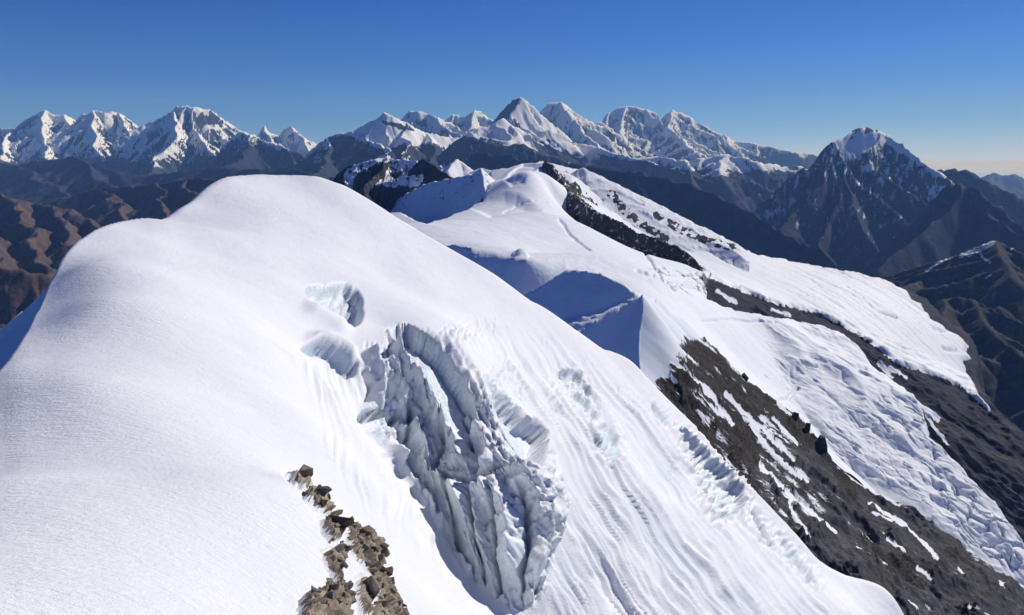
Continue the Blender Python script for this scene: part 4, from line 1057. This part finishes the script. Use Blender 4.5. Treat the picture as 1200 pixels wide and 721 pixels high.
    # serac steps on the right-hand slope
    for pts, dep in (([(654,440),(660,435),(672,434),(684,443),(693,456),(690,462),(680,456),(668,452),(658,452)], 1.6), ([(668,458),(680,462),(692,472),(700,486),(694,492),(684,484),(674,472)], 1.2), ([(698,500),(712,498),(724,512),(728,532),(716,545),(706,530)], 1.3),
                     ([(795,503),(808,508),(822,522),(836,534),(852,549),(868,565),(875,580),(872,592),(862,602),(852,604),(842,611),(832,602),(826,588),(820,563),(810,535)], 3.2),
                     ([(878,596),(888,604),(898,620),(908,640),(902,642),(890,628)], 1.6), ([(912,625),(930,645),(950,668),(958,684),(946,680),(925,655)], 1.6), ([(760,470),(772,478),(784,492),(780,500),(768,490)], .9), ([(640,540),(652,560),(662,590),(652,590)], .8)):
        s_ = pg(pts) + 2.2*fbm(U/5, V/5, 3, 541); pr = sstep(-.5, 2.5, s_)
        disp -= dep*pr*(0.5 + .7*ridged(U/16, V/13, 4, 540)) ; ice = np.maximum(ice, pr*.9)
        bd, bp, bs = pline(Uw, Vw, pts + [pts[0]])
        disp += 0.5*dep*np.exp(-(bd/9)**2)*(ridged(U/11, V/8, 4, 542) - .25)
    # crumbly windblown rime patches
    for (cu, cv, ru, rv, am) in ((565,385,24,10,.5), (540,400,10,10,.4), (585,440,12,16,.5), (600,430,14,10,.4), (610,460,8,16,.5), (640,400,10,5,.3), (725,455,10,8,.35), (745,475,14,14,.45), (650,470,10,22,.45), (440,408,14,6,.5), (530,392,14,8,.4), (700,520,10,20,.4), (790,540,14,26,.4), (690,425,16,6,.25)):
        w = np.exp(-((U - cu)/ru)**2 - ((V - cv)/rv)**2)
        disp += am*1.7*w*(ridged(U/6, V/5, 4, 550) - .45); ice = np.maximum(ice, w*.35*sstep(.5, .3, ridged(U/6, V/5, 4, 550)))
    # rock rib breaking through
    ROCKS = [[(334,556),(342,554),(352,556),(360,566),(364,574),(356,575),(344,568)],
             [(356,578),(366,574),(376,580),(382,590),(388,602),(380,606),(368,596),(356,588)],
             [(378,602),(390,606),(404,612),(418,620),(434,630),(446,638),(449,655),(446,668),(458,684),(466,700),(474,722),(480,760),(430,760),(428,730),(438,708),(442,694),(434,676),(426,664),(412,650),(404,636),(410,624),(398,612),(386,612)],
             [(374,612),(384,620),(396,612),(402,622),(396,634),(384,636),(376,626)],
             [(376,652),(384,648),(396,640),(406,646),(398,664),(396,676),(398,690),(402,722),(406,760),(330,760),(350,726),(348,706),(362,704),(376,698),(388,694),(384,676),(378,664)],
             [(414,684),(424,678),(430,686),(432,704),(434,722),(420,722),(416,702)]]
    rk = np.full(X.shape, -99.)
    for pts in ROCKS: rk = np.maximum(rk, poly(U + 2*fbm(U/6, V/6, 3, 7), V + 2*fbm(U/6, V/6, 3, 9), pts))
    rr = ridged((X + .3*Y)*1.4, Y*1.1, 4, 560)
    wr = worley(X*1.9 + .3*Y, Y*1.3, 561)
    disp += sstep(-1, 3, rk)*(0.06 + 0.3*wr[2]*sstep(0, .12, wr[1] - wr[0]) + 0.22*(rr - .35)) - 0.1*sstep(-5, -1, rk)*sstep(1, -1, rk)
    Pn = Pn + N*disp[..., None]
    N2 = grid_normals(Pn)
    cm = np.maximum(bm, np.where(cliff > .4, cliff, 0))
    isn = sstep(.46, .72, N2[..., 2])*(1 - .9*np.clip(smooth_wall, 0, 1)) - .1
    isn = isn + 0.12 + 0.9*sstep(4, -3, body)
    dirt_dark = 0.25 + .45*sstep(0, -1, fbm(U/20, V/14, 3, 570)) + .35*np.exp(-((U - 450)/32)**2 - ((V - 488)/12)**2) + .3*np.exp(-((U - 520)/40)**2 - ((V - 560)/18)**2)  # soft darker patches follow the row of holes and the long crack
    key_rock = (rk > 0)[:-1, :-1]
    key_ice = (body > 0)[:-1, :-1] & ~key_rock
    small = (h1 > -1)[:-1, :-1]
    serA = (pg([(795,503),(808,508),(822,522),(836,534),(852,549),(868,565),(875,580),(872,592),(862,602),(852,604),(842,611),(832,602),(826,588),(820,563),(810,535)]) > -1)[:-1, :-1]
    serB = (np.maximum(pg([(654,440),(660,435),(672,434),(684,443),(693,456),(690,462),(680,456),(668,452),(658,452)]), pg([(666,454),(680,460),(692,470),(701,486),(694,494),(684,486),(672,474)])) > -1.5)[:-1, :-1]
    for kk, lb in ((serA, 'pale blue ice step near the lower right edge of the white snow slope'), (serB, 'small broken ice lips high on the right side of the snow slope')):
        o = mesh_grid('serac', Pn, M_ice, {'snow': np.full(X.shape, .22) + .35*sstep(.7, .9, N2[..., 2]), 'dirt_dark': np.zeros(X.shape)}, keep=kk)
        tag(o, lb, 'serac', None, 'structure')
    small_all = small | serA | serB
    o = mesh_grid('snow_slope', Pn, M_snow, {'ice': ice}, keep=~(key_rock | key_ice | small_all))
    tag(o, 'big smooth white snow slope falling to the lower right', 'snow slope', None, 'structure')
    o = mesh_grid('ice_cliff', Pn, M_ice, {'snow': isn, 'dirt_dark': dirt_dark}, keep=key_ice)
    tag(o, 'broken grey blue ice cliff with buttresses and cracks in the middle of the snow slope', 'ice cliff', None, 'structure')
    o = mesh_grid('ice_hollow', Pn, M_ice, {'snow': sstep(2, -1, h1)*.9 + .1, 'dirt_dark': np.zeros(X.shape) + .1}, keep=small)
    tag(o, 'oval hollow with an icy floor high on the snow slope above the ice cliff', 'ice hollow', None, 'structure')
    o = mesh_grid('rock_bed', Pn, M_outcrop, {}, keep=key_rock, smooth=False)
    return Pn, U, V, N2, rk, o, ROCKS

def outcrop_mat(name, a, b, c):
    m = NT(name)
    n = m.noise(2.2, 7, 0.62); n2 = m.noise(11.0, 5, 0.6)
    st = m.noise(1.0, 5, 0.6, m.mapv((1.5, 1.5, 16.0), (R(24), R(-12), 0)))
    cc = m.ramp(n, [(0.3, a), (0.5, b), (0.7, c)])
    cc = m.mix(m.ramp(st, [(0.4, (0, 0, 0)), (0.6, (.7, .7, .7))]), cc, tuple(x*.55 for x in b))
    cc = m.mix(m.ramp(n2, [(0.5, (0, 0, 0)), (0.75, (.6, .6, .6))]), cc, c)
    nb = m.bump(st, 0.7, 0.06); nb = m.bump(n2, 0.6, 0.03, nb)
    m.bsdf(cc, 0.85, nb, 0.2)
    return m.m
M_outcrop = outcrop_mat('brown_outcrop_rock', (0.17, 0.14, 0.108), (0.33, 0.272, 0.20), (0.47, 0.395, 0.30))
M_greyrock = outcrop_mat('grey_outcrop_rock', (0.13, 0.12, 0.11), (0.25, 0.235, 0.215), (0.38, 0.35, 0.32))
M_darkrock = outcrop_mat('dark_outcrop_rock', (0.05, 0.045, 0.04), (0.10, 0.085, 0.07), (0.18, 0.15, 0.12))

Pn, Ug, Vg, Ng, rkg, bed, ROCKS = build_fg()

# loose and standing rocks on the rib
def rock_mesh(seed, flat=0.65):
    r = np.random.default_rng(seed)
    import bmesh
    bm = bmesh.new()
    n = 16
    p = r.normal(size=(n, 3)); p /= np.linalg.norm(p, axis=1)[:, None]
    p = np.clip(p*r.uniform(.95, 1.3, (n, 1)), -.72, .72)*np.array([1.1, r.uniform(.55, .85), flat])
    for q in p: bm.verts.new(q)
    bmesh.ops.convex_hull(bm, input=bm.verts)
    for v in [v for v in bm.verts if not v.link_faces]: bm.verts.remove(v)
    me = bpy.data.meshes.new('rock'); bm.to_mesh(me); bm.free()
    return me
meshes = {}
for k in range(12):
    for nm, mt in (('b', M_outcrop), ('g', M_greyrock), ('d', M_darkrock)):
        me = rock_mesh(900 + k); me.materials.append(mt); meshes[(k, nm)] = me
vis_y = Pn[..., 1]
def surf(u, v):
    d = (Ug - u)**2 + (Vg - v)**2
    d = np.where(vis_y < 60, d, 1e9)
    i = np.unravel_index(np.argmin(d), d.shape)
    return Pn[i], Ng[i]
from mathutils import Euler
def add_rock(u, v, px, kind, parent, rg, stretch=1.0, name='rock'):
    p, n = surf(u, v)
    s = px*float(np.linalg.norm(p))/F*0.5/0.78
    me = meshes[(int(rg.integers(12)), kind)]
    o = bpy.data.objects.new(name, me); col.objects.link(o)
    o.location = Vector(p + n*s*0.12) - (parent.location if parent else Vector((0, 0, 0)))
    o.rotation_euler = Euler((rg.normal()*.35, rg.normal()*.35 + .3, rg.uniform(0, 6.28)))
    o.scale = (s*rg.uniform(.9, 1.2), s*rg.uniform(.8, 1.1), s*rg.uniform(.75, 1.1)*stretch)
    if parent: o.parent = parent
    return o
rg = np.random.default_rng(99)
oc = bpy.data.objects.new('rock_outcrop', None); col.objects.link(oc)
oc.location = Vector(surf(430, 700)[0])
tag(oc, 'brown broken rock outcrop poking through the snow at the bottom centre', 'rock outcrop')
bed.parent = oc; bed.location = -oc.location
placed = []
def fill(pts, n, lo, hi, kinds, tries=4000):
    pts_a = np.array(pts); c = 0
    for _ in range(tries):
        if c >= n: break
        u = rg.uniform(pts_a[:, 0].min(), pts_a[:, 0].max()); v = rg.uniform(pts_a[:, 1].min(), min(726, pts_a[:, 1].max()))
        if poly(np.array([u]), np.array([v]), pts)[0] < 1.5: continue
        s = rg.uniform(lo, hi)
        if any((u - a)**2 + (v - b)**2 < (0.36*(s + w))**2 for a, b, w in placed): continue
        placed.append((u, v, s)); add_rock(u, v, s, kinds[int(rg.integers(len(kinds)))], oc, rg); c += 1
fill(ROCKS[2], 85, 7, 17, 'bbbgd'); fill(ROCKS[4], 60, 7, 15, 'bbbgg'); fill(ROCKS[3], 10, 8, 16, 'bdb'); fill(ROCKS[1], 12, 7, 15, 'ggdb')
fill(ROCKS[2], 60, 4, 8, 'bdg'); fill(ROCKS[4], 40, 4, 8, 'bdg')
top = add_rock(349, 565, 25, 'b', None, rg, .8, name='boulder')
tag(top, 'flat brown boulder at the top end of the rock outcrop', 'boulder')
slab = add_rock(424, 698, 26, 'g', None, rg, 1.9, name='boulder')
tag(slab, 'upright grey slab standing in the snow between the two rock bands', 'boulder')
b3 = add_rock(386, 624, 24, 'd', None, rg, .9, name='boulder')
tag(b3, 'dark wedge-shaped boulder under a snow cap left of the rock band', 'boulder')
b4 = add_rock(370, 586, 20, 'g', None, rg, .7, name='boulder')
tag(b4, 'grey boulder just below the topmost brown boulder', 'boulder')
bed['kind'] = 'stuff'
# black pinnacles on the edge of the scree flank
for k, (u, v, w_, h_, lb) in enumerate(((962,522,13,30,'largest black rock pinnacle on the edge of the dark mountainside above the glacier'), (946,503,9,20,'narrow black rock spike just left of the largest pinnacle'),
                  (931,490,8,16,'small black spike uphill of the other pinnacles on the mountainside edge'), (985,556,9,14,'low black rock knob downhill from the largest pinnacle'), (872,442,9,14,'dark rock tooth high on the edge between mountainside and glacier'))):
    a_, e_ = ae(u, v); yy = float(np.interp(a_, S1a, S1y)) - 12
    o = bpy.data.objects.new('rock_pinnacle', meshes[(k, 'd')]); col.objects.link(o)
    o.location = Vector(P(u, v, yy)); o.rotation_euler = Euler((.1, -.25, k*1.3))
    sc_ = yy/F/0.78/2; o.scale = (w_*sc_, w_*sc_, h_*sc_*1.5)
    tag(o, lb, 'rock pinnacle', 'black pinnacles on the mountainside edge')
print('fg', round(time.time() - T0, 1))
near_peak('snow_flank', 'blue shaded snow slope dropping from the left side of the snow dome',
    [L([(120,282,84),(90,305,88),(62,333,93),(40,354,99),(20,370,105),(0,385,111),(-40,412,122),(-120,460,140)], .8, 1.3)],
    (-160,130), (40,190), 301, mat=M_snow, warp=(0.6, 20), rough=(0.8, 15), flute=(0, 5), res=(140,160,110), category='snow slope')

# ================================================================ air
def haze():
    m = bpy.data.materials.new('thin_haze'); m.use_nodes = True; t = m.node_tree
    for n in list(t.nodes): t.nodes.remove(n)
    out = t.nodes.new('ShaderNodeOutputMaterial'); v = t.nodes.new('ShaderNodeVolumePrincipled')
    v.inputs['Color'].default_value = (0.22, 0.46, 1.0, 1); v.inputs['Density'].default_value = 2.4e-5
    v.inputs['Absorption Color'].default_value = (1, 1, 1, 1)
    v.inputs['Anisotropy'].default_value = 0.0
    t.links.new(v.outputs[0], out.inputs['Volume'])
    x0, x1, y0, y1, z0, z1 = -60000, 60000, -4000, 40500, -4300, 2900
    V = np.array([(x, y, z) for z in (z0, z1) for y in (y0, y1) for x in (x0, x1)], float)
    q = np.array([(0, 2, 3, 1), (4, 5, 7, 6), (0, 1, 5, 4), (1, 3, 7, 5), (3, 2, 6, 7), (2, 0, 4, 6)])
    o = raw_mesh('haze', V, q, m, smooth=False)
    tag(o, 'thin blue mountain haze filling the air', 'haze', None, 'stuff')
haze()

def cloud_sea():
    A = np.linspace(-1.3, 1.3, 500); Yv = np.geomspace(58000, 320000, 140)
    X = A[:, None]*Yv[None]; Y = np.broadcast_to(Yv, X.shape)
    Z = -1150 + 260*fbm(X/9000, Y/14000, 5, 700) + 120*ridged(X/3500, Y/6000, 4, 705)
    m = NT('cloud_white'); m.bsdf((0.80, 0.87, 0.95), 0.9, None, 0.0)
    o = mesh_grid('cloud_sea', np.stack([X, Y, Z], -1), m.m)
    tag(o, 'pale sea of cloud low on the far horizon', 'clouds', None, 'stuff')
cloud_sea()
